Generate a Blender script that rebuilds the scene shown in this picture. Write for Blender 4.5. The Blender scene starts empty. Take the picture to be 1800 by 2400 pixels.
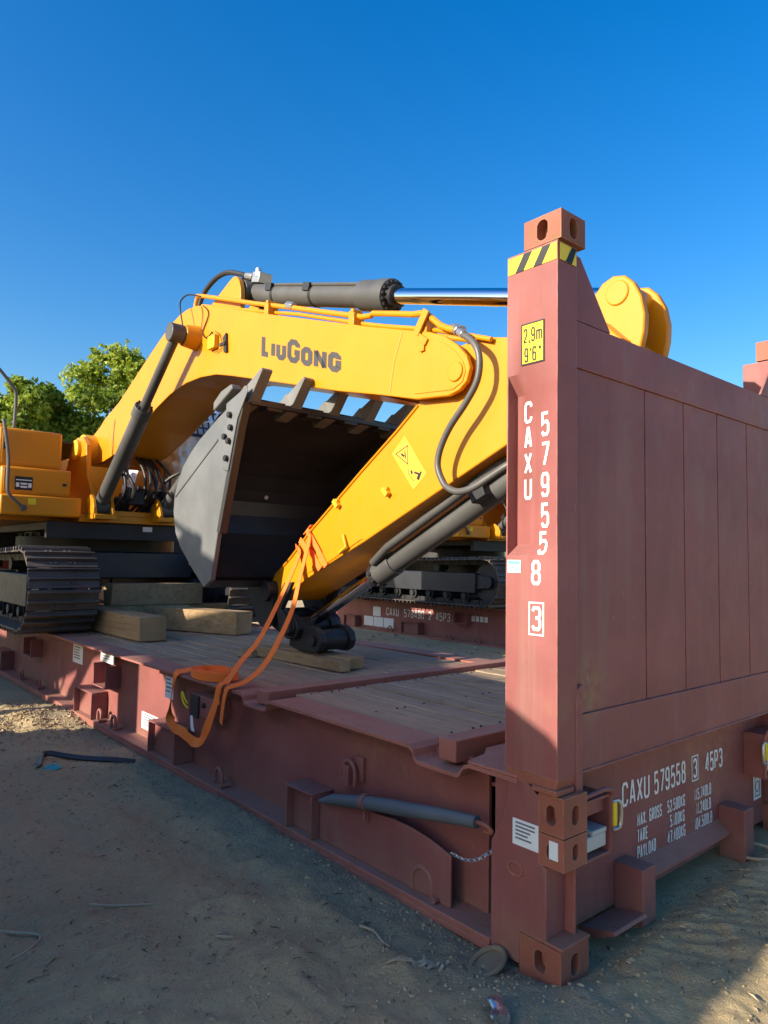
import bpy, bmesh, math, random
import numpy as np
from mathutils import Vector, Matrix

R = math.radians
scene = bpy.context.scene
COL = scene.collection
rng = random.Random(7)
nr = np.random.RandomState(11)

# ------------------------------------------------------------------ camera
cam_d = bpy.data.cameras.new('camera')
cam = bpy.data.objects.new('camera', cam_d)
COL.objects.link(cam)
cam.matrix_world = (Matrix.Translation((-2.2223, -1.5619, 1.5282)) @ Matrix.Rotation(-0.7108, 4, 'Z')
                    @ Matrix.Rotation(math.pi / 2 + 0.0663, 4, 'X') @ Matrix.Rotation(0.0174, 4, 'Z'))
cam_d.sensor_fit = 'HORIZONTAL'
cam_d.sensor_width = 36.0
cam_d.lens = 36.0 * 1647.23 / 1800.0
cam_d.clip_start = 0.05
cam_d.clip_end = 3000
scene.camera = cam

# ------------------------------------------------------------------ light
SUN_EL = R(20.5)
sun_h = Vector((0.989, -0.148, 0)).normalized()          # horizontal travel of the sunlight
travel = Vector((sun_h.x * math.cos(SUN_EL), sun_h.y * math.cos(SUN_EL), -math.sin(SUN_EL)))
sun_d = bpy.data.lights.new('sun', 'SUN')
sun_d.energy = 5.0
sun_d.angle = R(0.53)
sun_d.color = (1.0, 0.90, 0.74)
sun = bpy.data.objects.new('sun', sun_d)
COL.objects.link(sun)
sun.rotation_mode = 'QUATERNION'
sun.rotation_quaternion = travel.to_track_quat('-Z', 'Y')
sun.location = (-20, 4, 12)

world = bpy.data.worlds.new('World')
scene.world = world
world.use_nodes = True
wn = world.node_tree
wn.nodes.clear()
sky = wn.nodes.new('ShaderNodeTexSky')
sky.sky_type = 'NISHITA'
sky.sun_disc = False
sky.sun_elevation = SUN_EL
sky.sun_rotation = math.atan2(-sun_h.x, -sun_h.y)
sky.altitude = 0
sky.air_density = 1.3
sky.dust_density = 1.6
sky.ozone_density = 4.0
bg = wn.nodes.new('ShaderNodeBackground')
bg.inputs['Strength'].default_value = 0.13
wo = wn.nodes.new('ShaderNodeOutputWorld')
hsv = wn.nodes.new('ShaderNodeHueSaturation')       # the deep polarised blue of this clear sky
hsv.inputs['Saturation'].default_value = 1.4
hsv.inputs['Hue'].default_value = 0.509
hsv.inputs['Value'].default_value = 1.0
wn.links.new(sky.outputs[0], hsv.inputs['Color'])
wn.links.new(hsv.outputs[0], bg.inputs[0])
wn.links.new(bg.outputs[0], wo.inputs[0])

scene.view_settings.view_transform = 'Standard'
scene.view_settings.look = 'None'
scene.view_settings.exposure = 0.9
scene.view_settings.gamma = 1.0
scene.view_settings.use_curve_mapping = False

# ------------------------------------------------------------------ materials
def new_mat(name):
    m = bpy.data.materials.new(name)
    m.use_nodes = True
    nt = m.node_tree
    b = nt.nodes['Principled BSDF']
    return m, nt, b

def N(nt, typ, **kw):
    n = nt.nodes.new(typ)
    for k, v in kw.items():
        if k in n.inputs.keys() if hasattr(n.inputs, 'keys') else False:
            n.inputs[k].default_value = v
        else:
            setattr(n, k, v)
    return n

def noise(nt, scale, detail=4, rough=0.55, vec=None, stretch=None):
    n = nt.nodes.new('ShaderNodeTexNoise')
    n.inputs['Scale'].default_value = scale
    n.inputs['Detail'].default_value = detail
    n.inputs['Roughness'].default_value = rough
    geo = nt.nodes.new('ShaderNodeNewGeometry')
    src = geo.outputs['Position']
    if stretch:
        mp = nt.nodes.new('ShaderNodeMapping')
        mp.inputs['Scale'].default_value = stretch
        nt.links.new(src, mp.inputs['Vector'])
        src = mp.outputs[0]
    nt.links.new(src, n.inputs['Vector'])
    return n.outputs['Fac']

def ramp(nt, fac, p0, p1, c0=(0, 0, 0, 1), c1=(1, 1, 1, 1)):
    r = nt.nodes.new('ShaderNodeValToRGB')
    r.color_ramp.elements[0].position = p0
    r.color_ramp.elements[1].position = p1
    r.color_ramp.elements[0].color = c0
    r.color_ramp.elements[1].color = c1
    nt.links.new(fac, r.inputs[0])
    return r.outputs[0]

def mix(nt, fac, a, b):
    m = nt.nodes.new('ShaderNodeMix')
    m.data_type = 'RGBA'
    for s, v in (('Factor', fac), ('A', a), ('B', b)):
        sock = [i for i in m.inputs if i.name == s and (i.type == 'RGBA' or s == 'Factor' and i.type == 'VALUE')][0]
        if hasattr(v, 'links') or hasattr(v, 'is_linked'):
            nt.links.new(v, sock)
        elif s == 'Factor':
            sock.default_value = v
        else:
            sock.default_value = (*v, 1) if len(v) == 3 else v
    return [o for o in m.outputs if o.type == 'RGBA'][0]

def mul(nt, a, k):
    m = nt.nodes.new('ShaderNodeMath')
    m.operation = 'MULTIPLY'
    nt.links.new(a, m.inputs[0])
    if hasattr(k, 'is_linked'):
        nt.links.new(k, m.inputs[1])
    else:
        m.inputs[1].default_value = k
    return m.outputs[0]

def bump(nt, bsdf, h, strength, dist):
    b = nt.nodes.new('ShaderNodeBump')
    b.inputs['Strength'].default_value = strength
    b.inputs['Distance'].default_value = dist
    nt.links.new(h, b.inputs['Height'])
    nt.links.new(b.outputs[0], bsdf.inputs['Normal'])

def upward(nt, lo=0.55, hi=0.95):
    g = nt.nodes.new('ShaderNodeNewGeometry')
    s = nt.nodes.new('ShaderNodeSeparateXYZ')
    nt.links.new(g.outputs['Normal'], s.inputs[0])
    return ramp(nt, s.outputs['Z'], lo, hi)

def paint(name, base, var=0.12, rough=0.45, spec=0.4, dust=0.35, dust_col=(0.20, 0.155, 0.11), rust=0.0, coat=0.0, metallic=0.0, streak=0.0, bumpy=0.0, edge=0.0, edge_col=(0.45, 0.22, 0.17)):
    """worn paint: slow colour drift, dust lying on upward faces, chips of rust"""
    m, nt, b = new_mat(name)
    dark = tuple(c * (1 - var) for c in base)
    lite = tuple(min(1, c * (1 + var) + 0.01 * var) for c in base)
    col = mix(nt, ramp(nt, noise(nt, 2.3, 5), 0.35, 0.65), dark, lite)
    if streak:
        st = ramp(nt, noise(nt, 9, 5, 0.6, stretch=(1, 1, 0.08)), 0.52, 0.78)
        col = mix(nt, mul(nt, st, streak), col, tuple(0.5 * c + 0.5 * d for c, d in zip(base, dust_col)))
        st2 = ramp(nt, noise(nt, 17, 6, 0.65, stretch=(1, 1, 0.12)), 0.60, 0.72)
        col = mix(nt, mul(nt, st2, streak * 0.5), col, tuple(0.55 * c for c in base))
    if dust:
        dm = mul(nt, upward(nt), mul(nt, ramp(nt, noise(nt, 7, 6, 0.65), 0.2, 0.7), dust))
        col = mix(nt, dm, col, dust_col)
    if rust:
        rm = ramp(nt, noise(nt, 26, 8, 0.7), 0.66 - 0.1 * rust, 0.70 - 0.1 * rust)
        gate = ramp(nt, noise(nt, 3.1, 3), 0.48, 0.6)
        col = mix(nt, mul(nt, rm, gate), col, (0.22, 0.10, 0.045))
    if base is RED:                             # sand splashed up and settled low on the steel
        g0 = nt.nodes.new('ShaderNodeNewGeometry'); s0 = nt.nodes.new('ShaderNodeSeparateXYZ')
        nt.links.new(g0.outputs['Position'], s0.inputs[0])
        lo = ramp(nt, s0.outputs['Z'], 0.0, 0.22, (1, 1, 1, 1), (0, 0, 0, 1))
        col = mix(nt, mul(nt, mul(nt, lo, ramp(nt, noise(nt, 6, 6, 0.7), 0.3, 0.7)), 0.55), col, (0.33, 0.22, 0.13))
        sp = ramp(nt, noise(nt, 1.1, 2, 0.5), 0.62, 0.74)
        col = mix(nt, mul(nt, mul(nt, sp, ramp(nt, noise(nt, 30, 6, 0.75), 0.45, 0.6)), 0.35), col, (0.34, 0.22, 0.09))
        for (px_, py_, pz_, rad_) in ((.27, .05, 1.03, .16), (.055, .05, .98, .07), (1.35, .15, .52, .12)):
            vm = nt.nodes.new('ShaderNodeVectorMath'); vm.operation = 'DISTANCE'
            nt.links.new(g0.outputs['Position'], vm.inputs[0]); vm.inputs[1].default_value = (px_, py_, pz_)
            sm = ramp(nt, vm.outputs['Value'], rad_ * .25, rad_, (1, 1, 1, 1), (0, 0, 0, 1))
            col = mix(nt, mul(nt, mul(nt, sm, ramp(nt, noise(nt, 24, 6, 0.7), 0.35, 0.65)), 0.6), col, (0.33, 0.24, 0.09))
        sc_ = ramp(nt, noise(nt, 40, 3, 0.6, stretch=(1, 1, 0.25)), 0.70, 0.74)
        col = mix(nt, mul(nt, mul(nt, sc_, ramp(nt, noise(nt, 2.0, 4), 0.5, 0.62)), 0.7), col, (0.46, 0.27, 0.22))
    if edge:                                    # paint rubbed thin along the arrises
        bv = nt.nodes.new('ShaderNodeBevel'); bv.samples = 4; bv.inputs['Radius'].default_value = 0.010
        g = nt.nodes.new('ShaderNodeNewGeometry')
        dt = nt.nodes.new('ShaderNodeVectorMath'); dt.operation = 'DOT_PRODUCT'
        nt.links.new(bv.outputs[0], dt.inputs[0]); nt.links.new(g.outputs['Normal'], dt.inputs[1])
        em = ramp(nt, dt.outputs['Value'], 0.80, 0.985, (1, 1, 1, 1), (0, 0, 0, 1))
        em = mul(nt, em, ramp(nt, noise(nt, 13, 6, 0.7), 0.40, 0.62))
        col = mix(nt, mul(nt, em, edge), col, edge_col)
    nt.links.new(col, b.inputs['Base Color'])
    rr = nt.nodes.new('ShaderNodeMapRange')
    rr.inputs['To Min'].default_value = max(0.05, rough - 0.08)
    rr.inputs['To Max'].default_value = min(1, rough + 0.15)
    nt.links.new(noise(nt, 11, 5), rr.inputs['Value'])
    nt.links.new(rr.outputs[0], b.inputs['Roughness'])
    b.inputs['Specular IOR Level'].default_value = spec
    b.inputs['Metallic'].default_value = metallic
    if coat:
        b.inputs['Coat Weight'].default_value = coat
        b.inputs['Coat Roughness'].default_value = 0.15
    if bumpy:
        bump(nt, b, noise(nt, 5, 3), bumpy, 0.02)
    return m

M = {}
RED = (0.248, 0.080, 0.072)
M['red'] = paint('oxide_red_paint', RED, 0.12, 0.55, 0.35, 0.55, (0.27, 0.19, 0.15), 0.55, streak=0.65, bumpy=0.30, edge=0.8)
M['red_cast'] = paint('worn_casting_steel', (0.30, 0.10, 0.065), 0.2, 0.65, 0.3, 0.5, (0.26, 0.2, 0.14), 1.6, edge=0.9, edge_col=(0.40, 0.24, 0.12))
M['red_deck'] = paint('scuffed_deck_steel', (0.32, 0.115, 0.085), 0.15, 0.65, 0.3, 0.7, (0.30, 0.21, 0.16), 0.8, edge=0.7)
M['yellow'] = paint('machine_yellow_paint', (0.60, 0.228, 0.0015), 0.035, 0.40, 0.35, 0.22, (0.5, 0.33, 0.12), 0.0, coat=0.12, bumpy=0.05, streak=0.10)
M['yellow_dull'] = paint('yellow_casting_paint', (0.72, 0.36, 0.012), 0.08, 0.5, 0.4, 0.3, (0.4, 0.28, 0.12))
M['grey'] = paint('dark_grey_paint', (0.075, 0.073, 0.070), 0.15, 0.45, 0.45, 0.35, (0.16, 0.13, 0.10))
M['black'] = paint('black_steel', (0.018, 0.018, 0.020), 0.2, 0.5, 0.4, 0.35, (0.10, 0.085, 0.07))
M['navy'] = paint('undercarriage_black', (0.020, 0.022, 0.030), 0.15, 0.42, 0.5, 0.25, (0.10, 0.085, 0.07))
M['bucket'] = paint('bucket_grey_paint', (0.135, 0.137, 0.137), 0.14, 0.42, 0.45, 0.2, (0.2, 0.17, 0.14), streak=0.25)
M['bucket_in'] = paint('bucket_dark_inside', (0.035, 0.030, 0.030), 0.2, 0.35, 0.5, 0.2, (0.10, 0.085, 0.07))
M['tooth'] = paint('tooth_grey', (0.14, 0.135, 0.125), 0.15, 0.5, 0.4, 0.25, (0.2, 0.17, 0.14))
M['track'] = paint('track_shoe_steel', (0.085, 0.070, 0.060), 0.25, 0.45, 0.5, 0.6, (0.22, 0.175, 0.135), 0.9, metallic=0.25, edge=0.7, edge_col=(0.26, 0.22, 0.18))
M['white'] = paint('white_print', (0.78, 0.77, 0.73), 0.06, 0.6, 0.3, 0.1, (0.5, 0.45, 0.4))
M['label'] = paint('white_label', (0.72, 0.74, 0.73), 0.06, 0.5, 0.3, 0.1, (0.5, 0.45, 0.4))
M['ink'] = paint('label_ink', (0.16, 0.17, 0.20), 0.3, 0.6, 0.2, 0.0)
M['red_ink'] = paint('label_red_ink', (0.45, 0.16, 0.13), 0.3, 0.6, 0.2, 0.0)
M['cyan_ink'] = paint('label_cyan_ink', (0.12, 0.50, 0.55), 0.2, 0.6, 0.2, 0.0)
M['sign_yellow'] = paint('sign_yellow', (0.80, 0.60, 0.015), 0.05, 0.45, 0.4, 0.0)
M['decal_yellow'] = paint('decal_yellow', (0.78, 0.40, 0.03), 0.05, 0.4, 0.4, 0.0)
M['sign_black'] = paint('sign_black', (0.020, 0.020, 0.022), 0.2, 0.5, 0.3, 0.0)
M['logo'] = paint('logo_grey', (0.055, 0.050, 0.048), 0.1, 0.5, 0.3, 0.0)
M['orange'] = paint('orange_webbing', (0.92, 0.19, 0.03), 0.08, 0.75, 0.25, 0.1, (0.5, 0.3, 0.15))
M['red_web'] = paint('red_webbing', (0.45, 0.06, 0.03), 0.10, 0.75, 0.25, 0.1)
M['rubber'] = paint('hose_rubber', (0.022, 0.021, 0.020), 0.2, 0.45, 0.4, 0.3, (0.12, 0.10, 0.08))
M['hose'] = paint('grey_hose_sleeve', (0.085, 0.080, 0.075), 0.15, 0.42, 0.45, 0.2, (0.2, 0.17, 0.14))
M['steel'] = paint('plain_steel', (0.42, 0.41, 0.39), 0.1, 0.35, 0.5, 0.15, (0.25, 0.2, 0.16), metallic=0.8)
M['blue_pipe'] = paint('blue_grey_pipe', (0.095, 0.108, 0.122), 0.15, 0.55, 0.4, 0.45, (0.16, 0.15, 0.14))
M['wrap'] = paint('silver_plastic_wrap', (0.85, 0.86, 0.87), 0.1, 0.25, 0.6, 0.0, bumpy=0.9)
M['lock'] = paint('dirty_white_block', (0.55, 0.53, 0.47), 0.12, 0.6, 0.3, 0.4, (0.3, 0.25, 0.2))
M['bark'] = paint('bark', (0.10, 0.075, 0.05), 0.3, 0.9, 0.1, 0.0)
M['tin'] = paint('dusty_tin', (0.24, 0.185, 0.12), 0.25, 0.9, 0.1, 0.0)
M['twig'] = paint('dry_twig', (0.44, 0.34, 0.22), 0.2, 0.85, 0.1, 0.0)
M['stone'] = paint('clod_stone', (0.38, 0.285, 0.165), 0.3, 0.95, 0.1, 0.0)
M['teal'] = paint('teal_wrapper', (0.05, 0.36, 0.32), 0.2, 0.35, 0.5, 0.0)
M['can'] = paint('crushed_tin', (0.55, 0.58, 0.62), 0.2, 0.22, 0.6, 0.2, (0.3, 0.26, 0.2), metallic=0.9)

m, nt, b = new_mat('chrome_rod')
b.inputs['Base Color'].default_value = (0.82, 0.82, 0.84, 1)
b.inputs['Metallic'].default_value = 1.0
b.inputs['Roughness'].default_value = 0.10
M['chrome'] = m

m, nt, b = new_mat('cab_glass')
b.inputs['Base Color'].default_value = (0.02, 0.025, 0.03, 1)
b.inputs['Roughness'].default_value = 0.05
b.inputs['Specular IOR Level'].default_value = 0.8
M['glass'] = m

def wood(name, c0, c1, dustc, axis=1):
    m, nt, b = new_mat(name)
    st = [14, 14, 14]
    st[axis] = 0.7
    g = noise(nt, 1.6, 8, 0.65, stretch=tuple(st))
    col = mix(nt, ramp(nt, g, 0.32, 0.68), c0, c1)
    oi = nt.nodes.new('ShaderNodeObjectInfo')
    dk = nt.nodes.new('ShaderNodeMapRange')
    dk.inputs['To Min'].default_value = 0.0
    dk.inputs['To Max'].default_value = 0.45
    nt.links.new(oi.outputs['Random'], dk.inputs['Value'])
    col = mix(nt, dk.outputs[0], col, dustc)
    stain = ramp(nt, noise(nt, 2.2, 6, 0.7), 0.56, 0.70)
    col = mix(nt, mul(nt, stain, 0.5), col, tuple(0.45 * c for c in c0))
    crk = ramp(nt, noise(nt, 2.6, 6, 0.6, stretch=tuple(2.2 * q for q in st)), 0.60, 0.66)
    col = mix(nt, mul(nt, crk, 0.7), col, tuple(0.3 * c for c in c0))
    nt.links.new(col, b.inputs['Base Color'])
    b.inputs['Roughness'].default_value = 0.8
    b.inputs['Specular IOR Level'].default_value = 0.25
    bump(nt, b, g, 0.7, 0.012)
    return m
M['board'] = wood('weathered_deck_wood', (0.24, 0.165, 0.10), (0.46, 0.335, 0.215), (0.37, 0.285, 0.20))
M['timber'] = wood('dunnage_timber', (0.27, 0.165, 0.078), (0.47, 0.325, 0.17), (0.22, 0.165, 0.10))
M['timber_end'] = paint('timber_end_grain', (0.40, 0.255, 0.13), 0.3, 0.85, 0.15, 0.0)

# sandy yard ground
m, nt, b = new_mat('sandy_ground')
c = mix(nt, ramp(nt, noise(nt, 0.9, 6, 0.6), 0.3, 0.7), (0.50, 0.37, 0.195), (0.67, 0.505, 0.275))
c = mix(nt, mul(nt, ramp(nt, noise(nt, 34, 6, 0.7), 0.5, 0.72), 0.55), c, (0.64, 0.54, 0.35))
c = mix(nt, mul(nt, ramp(nt, noise(nt, 60, 5, 0.7), 0.58, 0.68), 0.6), c, (0.16, 0.115, 0.07))
geo = nt.nodes.new('ShaderNodeNewGeometry')
sx = nt.nodes.new('ShaderNodeSeparateXYZ')
nt.links.new(geo.outputs['Position'], sx.inputs[0])
# strip of grey gravel dust along the foot of the rack
wob = nt.nodes.new('ShaderNodeMath'); wob.operation = 'MULTIPLY_ADD'
nt.links.new(noise(nt, 1.7, 6, 0.65), wob.inputs[0]); wob.inputs[1].default_value = 0.75
nt.links.new(sx.outputs['X'], wob.inputs[2])
strip = mul(nt, ramp(nt, wob.outputs[0], 0.0, 0.26), ramp(nt, sx.outputs['X'], 0.02, 0.16, (1, 1, 1, 1), (0, 0, 0, 1)))
c = mix(nt, mul(nt, strip, 0.55), c, (0.26, 0.24, 0.19))
nt.links.new(c, b.inputs['Base Color'])
b.inputs['Roughness'].default_value = 0.95
b.inputs['Specular IOR Level'].default_value = 0.15
hh = nt.nodes.new('ShaderNodeMath'); hh.operation = 'ADD'
nt.links.new(noise(nt, 28, 8, 0.7), hh.inputs[0])
nt.links.new(mul(nt, noise(nt, 110, 5, 0.7), 0.35), hh.inputs[1])
bump(nt, b, hh.outputs[0], 1.0, 0.035)
M['ground'] = m

m, nt, b = new_mat('leaf_green')
oi = nt.nodes.new('ShaderNodeAttribute'); oi.attribute_name = 'tint'
c = mix(nt, oi.outputs['Fac'], (0.12, 0.20, 0.014), (0.40, 0.47, 0.045))
nt.links.new(c, b.inputs['Base Color'])
b.inputs['Roughness'].default_value = 0.55
tr = nt.nodes.new('ShaderNodeBsdfTranslucent')
nt.links.new(c, tr.inputs[0])
ms = nt.nodes.new('ShaderNodeMixShader'); ms.inputs[0].default_value = 0.45
out = nt.nodes['Material Output']
nt.links.new(b.outputs[0], ms.inputs[1]); nt.links.new(tr.outputs[0], ms.inputs[2])
nt.links.new(ms.outputs[0], out.inputs['Surface'])
M['leaf'] = m

# ------------------------------------------------------------------ mesh helpers
class MB:
    """collects boxes, prisms, tubes and strips; build() links them as ONE mesh object"""
    dense = 0
    def __init__(s, T=None):
        s.v = []; s.f = []; s.T = T
    def add(s, vs, fs):
        o = len(s.v)
        for p in vs:
            p = Vector(p)
            s.v.append(tuple(s.T(p)) if s.T else tuple(p))
        s.f += [tuple(i + o for i in f) for f in fs]
        return s
    def box(s, x0, x1, y0, y1, z0, z1):
        return s.add([(x0, y0, z0), (x1, y0, z0), (x1, y1, z0), (x0, y1, z0), (x0, y0, z1), (x1, y0, z1), (x1, y1, z1), (x0, y1, z1)],
                     [(0, 3, 2, 1), (4, 5, 6, 7), (0, 1, 5, 4), (1, 2, 6, 5), (2, 3, 7, 6), (3, 0, 4, 7)])
    def obox(s, c, ux, uy, uz, hx, hy, hz):
        c, ux, uy, uz = Vector(c), Vector(ux).normalized(), Vector(uy).normalized(), Vector(uz).normalized()
        vs = [c + ux * hx * a + uy * hy * b_ + uz * hz * d for d in (-1, 1) for (a, b_) in ((-1, -1), (1, -1), (1, 1), (-1, 1))]
        return s.add(vs, [(0, 3, 2, 1), (4, 5, 6, 7), (0, 1, 5, 4), (1, 2, 6, 5), (2, 3, 7, 6), (3, 0, 4, 7)])
    def prism(s, poly, ax, a0, a1):
        n = len(poly)
        def P(a, q):
            return (a, q[0], q[1]) if ax == 'x' else (q[0], a, q[1]) if ax == 'y' else (q[0], q[1], a)
        vs = [P(a0, q) for q in poly] + [P(a1, q) for q in poly]
        return s.add(vs, [tuple(range(n))[::-1], tuple(range(n, 2 * n))] + [(i, (i + 1) % n, n + (i + 1) % n, n + i) for i in range(n)])
    def cyl(s, p0, p1, r0, r1=None, n=20, caps=True):
        p0, p1 = Vector(p0), Vector(p1)
        r1 = r0 if r1 is None else r1
        d = (p1 - p0).normalized()
        u = d.orthogonal().normalized(); w = d.cross(u)
        vs = []
        for p, r in ((p0, r0), (p1, r1)):
            vs += [p + (u * math.cos(2 * math.pi * i / n) + w * math.sin(2 * math.pi * i / n)) * r for i in range(n)]
        fs = [(i, (i + 1) % n, n + (i + 1) % n, n + i) for i in range(n)]
        if caps:
            fs += [tuple(range(n))[::-1], tuple(range(n, 2 * n))]
        return s.add(vs, fs)
    def tube(s, path, r, n=10, closed=False, smooth=0):
        pts = [Vector(p) for p in path]
        if smooth:
            pts = catmull(pts, smooth)
        m_ = len(pts)
        rs = r if isinstance(r, (list, tuple)) else [r] * m_
        if len(rs) != m_:
            rs = list(np.interp(np.linspace(0, 1, m_), np.linspace(0, 1, len(rs)), rs))
        up = None; vs = []
        for i, p in enumerate(pts):
            d = (pts[min(i + 1, m_ - 1)] - pts[max(i - 1, 0)]).normalized()
            if up is None:
                up = d.orthogonal().normalized()
            up = (up - d * up.dot(d)).normalized()
            w = d.cross(up)
            vs += [p + (up * math.cos(2 * math.pi * k / n) + w * math.sin(2 * math.pi * k / n)) * rs[i] for k in range(n)]
        fs = [(i * n + k, i * n + (k + 1) % n, (i + 1) * n + (k + 1) % n, (i + 1) * n + k) for i in range(m_ - 1) for k in range(n)]
        fs += [tuple(range(n))[::-1], tuple(range((m_ - 1) * n, m_ * n))]
        return s.add(vs, fs)
    def ribbon(s, path, wdir, w, t, smooth=0):
        """flat webbing: wdir is one vector, or one per point"""
        pts = [Vector(p) for p in path]
        wd = [Vector(q) for q in wdir] if isinstance(wdir, list) else [Vector(wdir)] * len(pts)
        if smooth:
            pts = catmull(pts, smooth); wd = catmull(wd, smooth)
        vs = []; m_ = len(pts)
        for i, p in enumerate(pts):
            d = (pts[min(i + 1, m_ - 1)] - pts[max(i - 1, 0)]).normalized()
            a = wd[i] - d * wd[i].dot(d)
            a = a.normalized() if a.length > 1e-6 else d.orthogonal().normalized()
            nn = d.cross(a)
            vs += [p - a * w / 2 - nn * t / 2, p + a * w / 2 - nn * t / 2, p + a * w / 2 + nn * t / 2, p - a * w / 2 + nn * t / 2]
        fs = [(i * 4 + k, i * 4 + (k + 1) % 4, i * 4 + 4 + (k + 1) % 4, i * 4 + 4 + k) for i in range(m_ - 1) for k in range(4)]
        fs += [(3, 2, 1, 0), tuple(range(4 * m_ - 4, 4 * m_))]
        return s.add(vs, fs)
    def holed(s, c, u, v, hw, hh, rw, rh, depth, off=(0, 0), n=32):
        """rectangular plate with an oval hole, the walls of the hole and its back"""
        c, u, v = Vector(c), Vector(u).normalized(), Vector(v).normalized()
        nn = u.cross(v)
        an = sorted([2 * math.pi * i / n for i in range(n)] + [math.atan2(b_ * hh, a * hw) % (2 * math.pi) for a in (-1, 1) for b_ in (-1, 1)])
        O = []; I = []; B = []
        for a in an:
            ca, sa = math.cos(a), math.sin(a)
            k = min(hw / abs(ca) if abs(ca) > 1e-9 else 1e9, hh / abs(sa) if abs(sa) > 1e-9 else 1e9)
            O.append(c + u * ca * k + v * sa * k)
            # stadium shaped hole
            e = rh - rw
            q = Vector((rw * ca, rw * sa + (e if sa > 0.02 else -e if sa < -0.02 else 0)))
            p = c + u * (q.x + off[0]) + v * (q.y + off[1])
            I.append(p); B.append(p - nn * depth)
        m_ = len(an)
        vs = O + I + B
        fs = []
        for i in range(m_):
            j = (i + 1) % m_
            fs += [(i, j, m_ + j, m_ + i), (m_ + i, m_ + j, 2 * m_ + j, 2 * m_ + i)]
        fs.append(tuple(range(2 * m_, 3 * m_)))
        return s.add(vs, fs)
    def strip2d(s, pts, w, fr, closed=False):
        """mitred flat stroke along 2-D points, put in space by fr(x, y)"""
        P = [Vector(p) for p in pts]
        if s.dense:
            Q = []
            for i in range(len(P) if closed else len(P) - 1):
                a, b_ = P[i], P[(i + 1) % len(P)]
                k = max(1, int((b_ - a).length / s.dense))
                Q += [a.lerp(b_, j / k) for j in range(k)]
            if not closed: Q.append(P[-1])
            P = Q
        n = len(P); L = []; Rr = []
        for i in range(n):
            a = P[i - 1] if (i > 0 or closed) else None
            b_ = P[(i + 1) % n] if (i < n - 1 or closed) else None
            d0 = (P[i] - a).normalized() if a is not None else None
            d1 = (b_ - P[i]).normalized() if b_ is not None else None
            if d0 is None: d0 = d1
            if d1 is None: d1 = d0
            t = d0 + d1
            t = t.normalized() if t.length > 1e-6 else d0
            nv = Vector((-t.y, t.x))
            k = max(0.5, nv.dot(Vector((-d1.y, d1.x))))
            L.append(P[i] + nv * w / 2 / k); Rr.append(P[i] - nv * w / 2 / k)
        vs = [fr(*p) for p in L] + [fr(*p) for p in Rr]
        fs = [(i, (i + 1) % n, n + (i + 1) % n, n + i) for i in range(n if closed else n - 1)]
        return s.add(vs, fs)
    def build(s, name, mat, parent=None, bevel=0.0, smooth=35, segs=2, recalc=True):
        me = bpy.data.meshes.new(name)
        me.from_pydata(s.v, [], s.f)
        me.update()
        if recalc:
            bm = bmesh.new(); bm.from_mesh(me)
            bmesh.ops.recalc_face_normals(bm, faces=bm.faces)
            bm.to_mesh(me); bm.free()
        mats = mat if isinstance(mat, list) else [mat]
        for q in mats:
            me.materials.append(M[q])
        me.polygons.foreach_set('use_smooth', [True] * len(me.polygons))
        me.set_sharp_from_angle(angle=R(smooth))
        o = bpy.data.objects.new(name, me)
        COL.objects.link(o)
        if parent is not None:
            par(o, parent)
        if bevel:
            bv = o.modifiers.new('bevel', 'BEVEL')
            bv.width = bevel; bv.segments = segs; bv.limit_method = 'ANGLE'; bv.angle_limit = R(40)
        return o

def catmull(P, k):
    out = []
    n = len(P)
    for i in range(n - 1):
        p0, p1, p2, p3 = P[max(i - 1, 0)], P[i], P[i + 1], P[min(i + 2, n - 1)]
        for j in range(k):
            t = j / k
            out.append(0.5 * ((2 * p1) + (p2 - p0) * t + (2 * p0 - 5 * p1 + 4 * p2 - p3) * t * t + (3 * p1 - p0 - 3 * p2 + p3) * t ** 3))
    out.append(P[-1])
    return out

BASE = {}
def base_of(o):
    return BASE[o.name]
def par(o, p):
    """child meshes are modelled in place; the parent inverse takes out where the parent stands"""
    o.parent = p
    b_ = BASE.get(p.name, Vector((0, 0, 0)))
    o.matrix_parent_inverse = Matrix.Translation(-b_)
    BASE[o.name] = Vector((0, 0, 0)) if o.type == 'MESH' else b_
def tag(o, label=None, cat=None, group=None, kind=None):
    for k, v in (('label', label), ('category', cat), ('group', group), ('kind', kind)):
        if v: o[k] = v
    return o
def thing(name, loc, label, cat, group=None):
    o = bpy.data.objects.new(name, None)
    o.empty_display_size = 0.2
    o.location = loc
    COL.objects.link(o)
    BASE[o.name] = Vector(loc)
    return tag(o, label, cat, group)
def copy_tree(o, parent=None):
    c = o.copy()
    COL.objects.link(c)
    inv = o.matrix_parent_inverse.copy()
    c.parent = parent
    c.matrix_parent_inverse = inv
    for ch in list(o.children):
        if ch.get('only_here'): continue
        copy_tree(ch, c)
    return c

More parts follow.
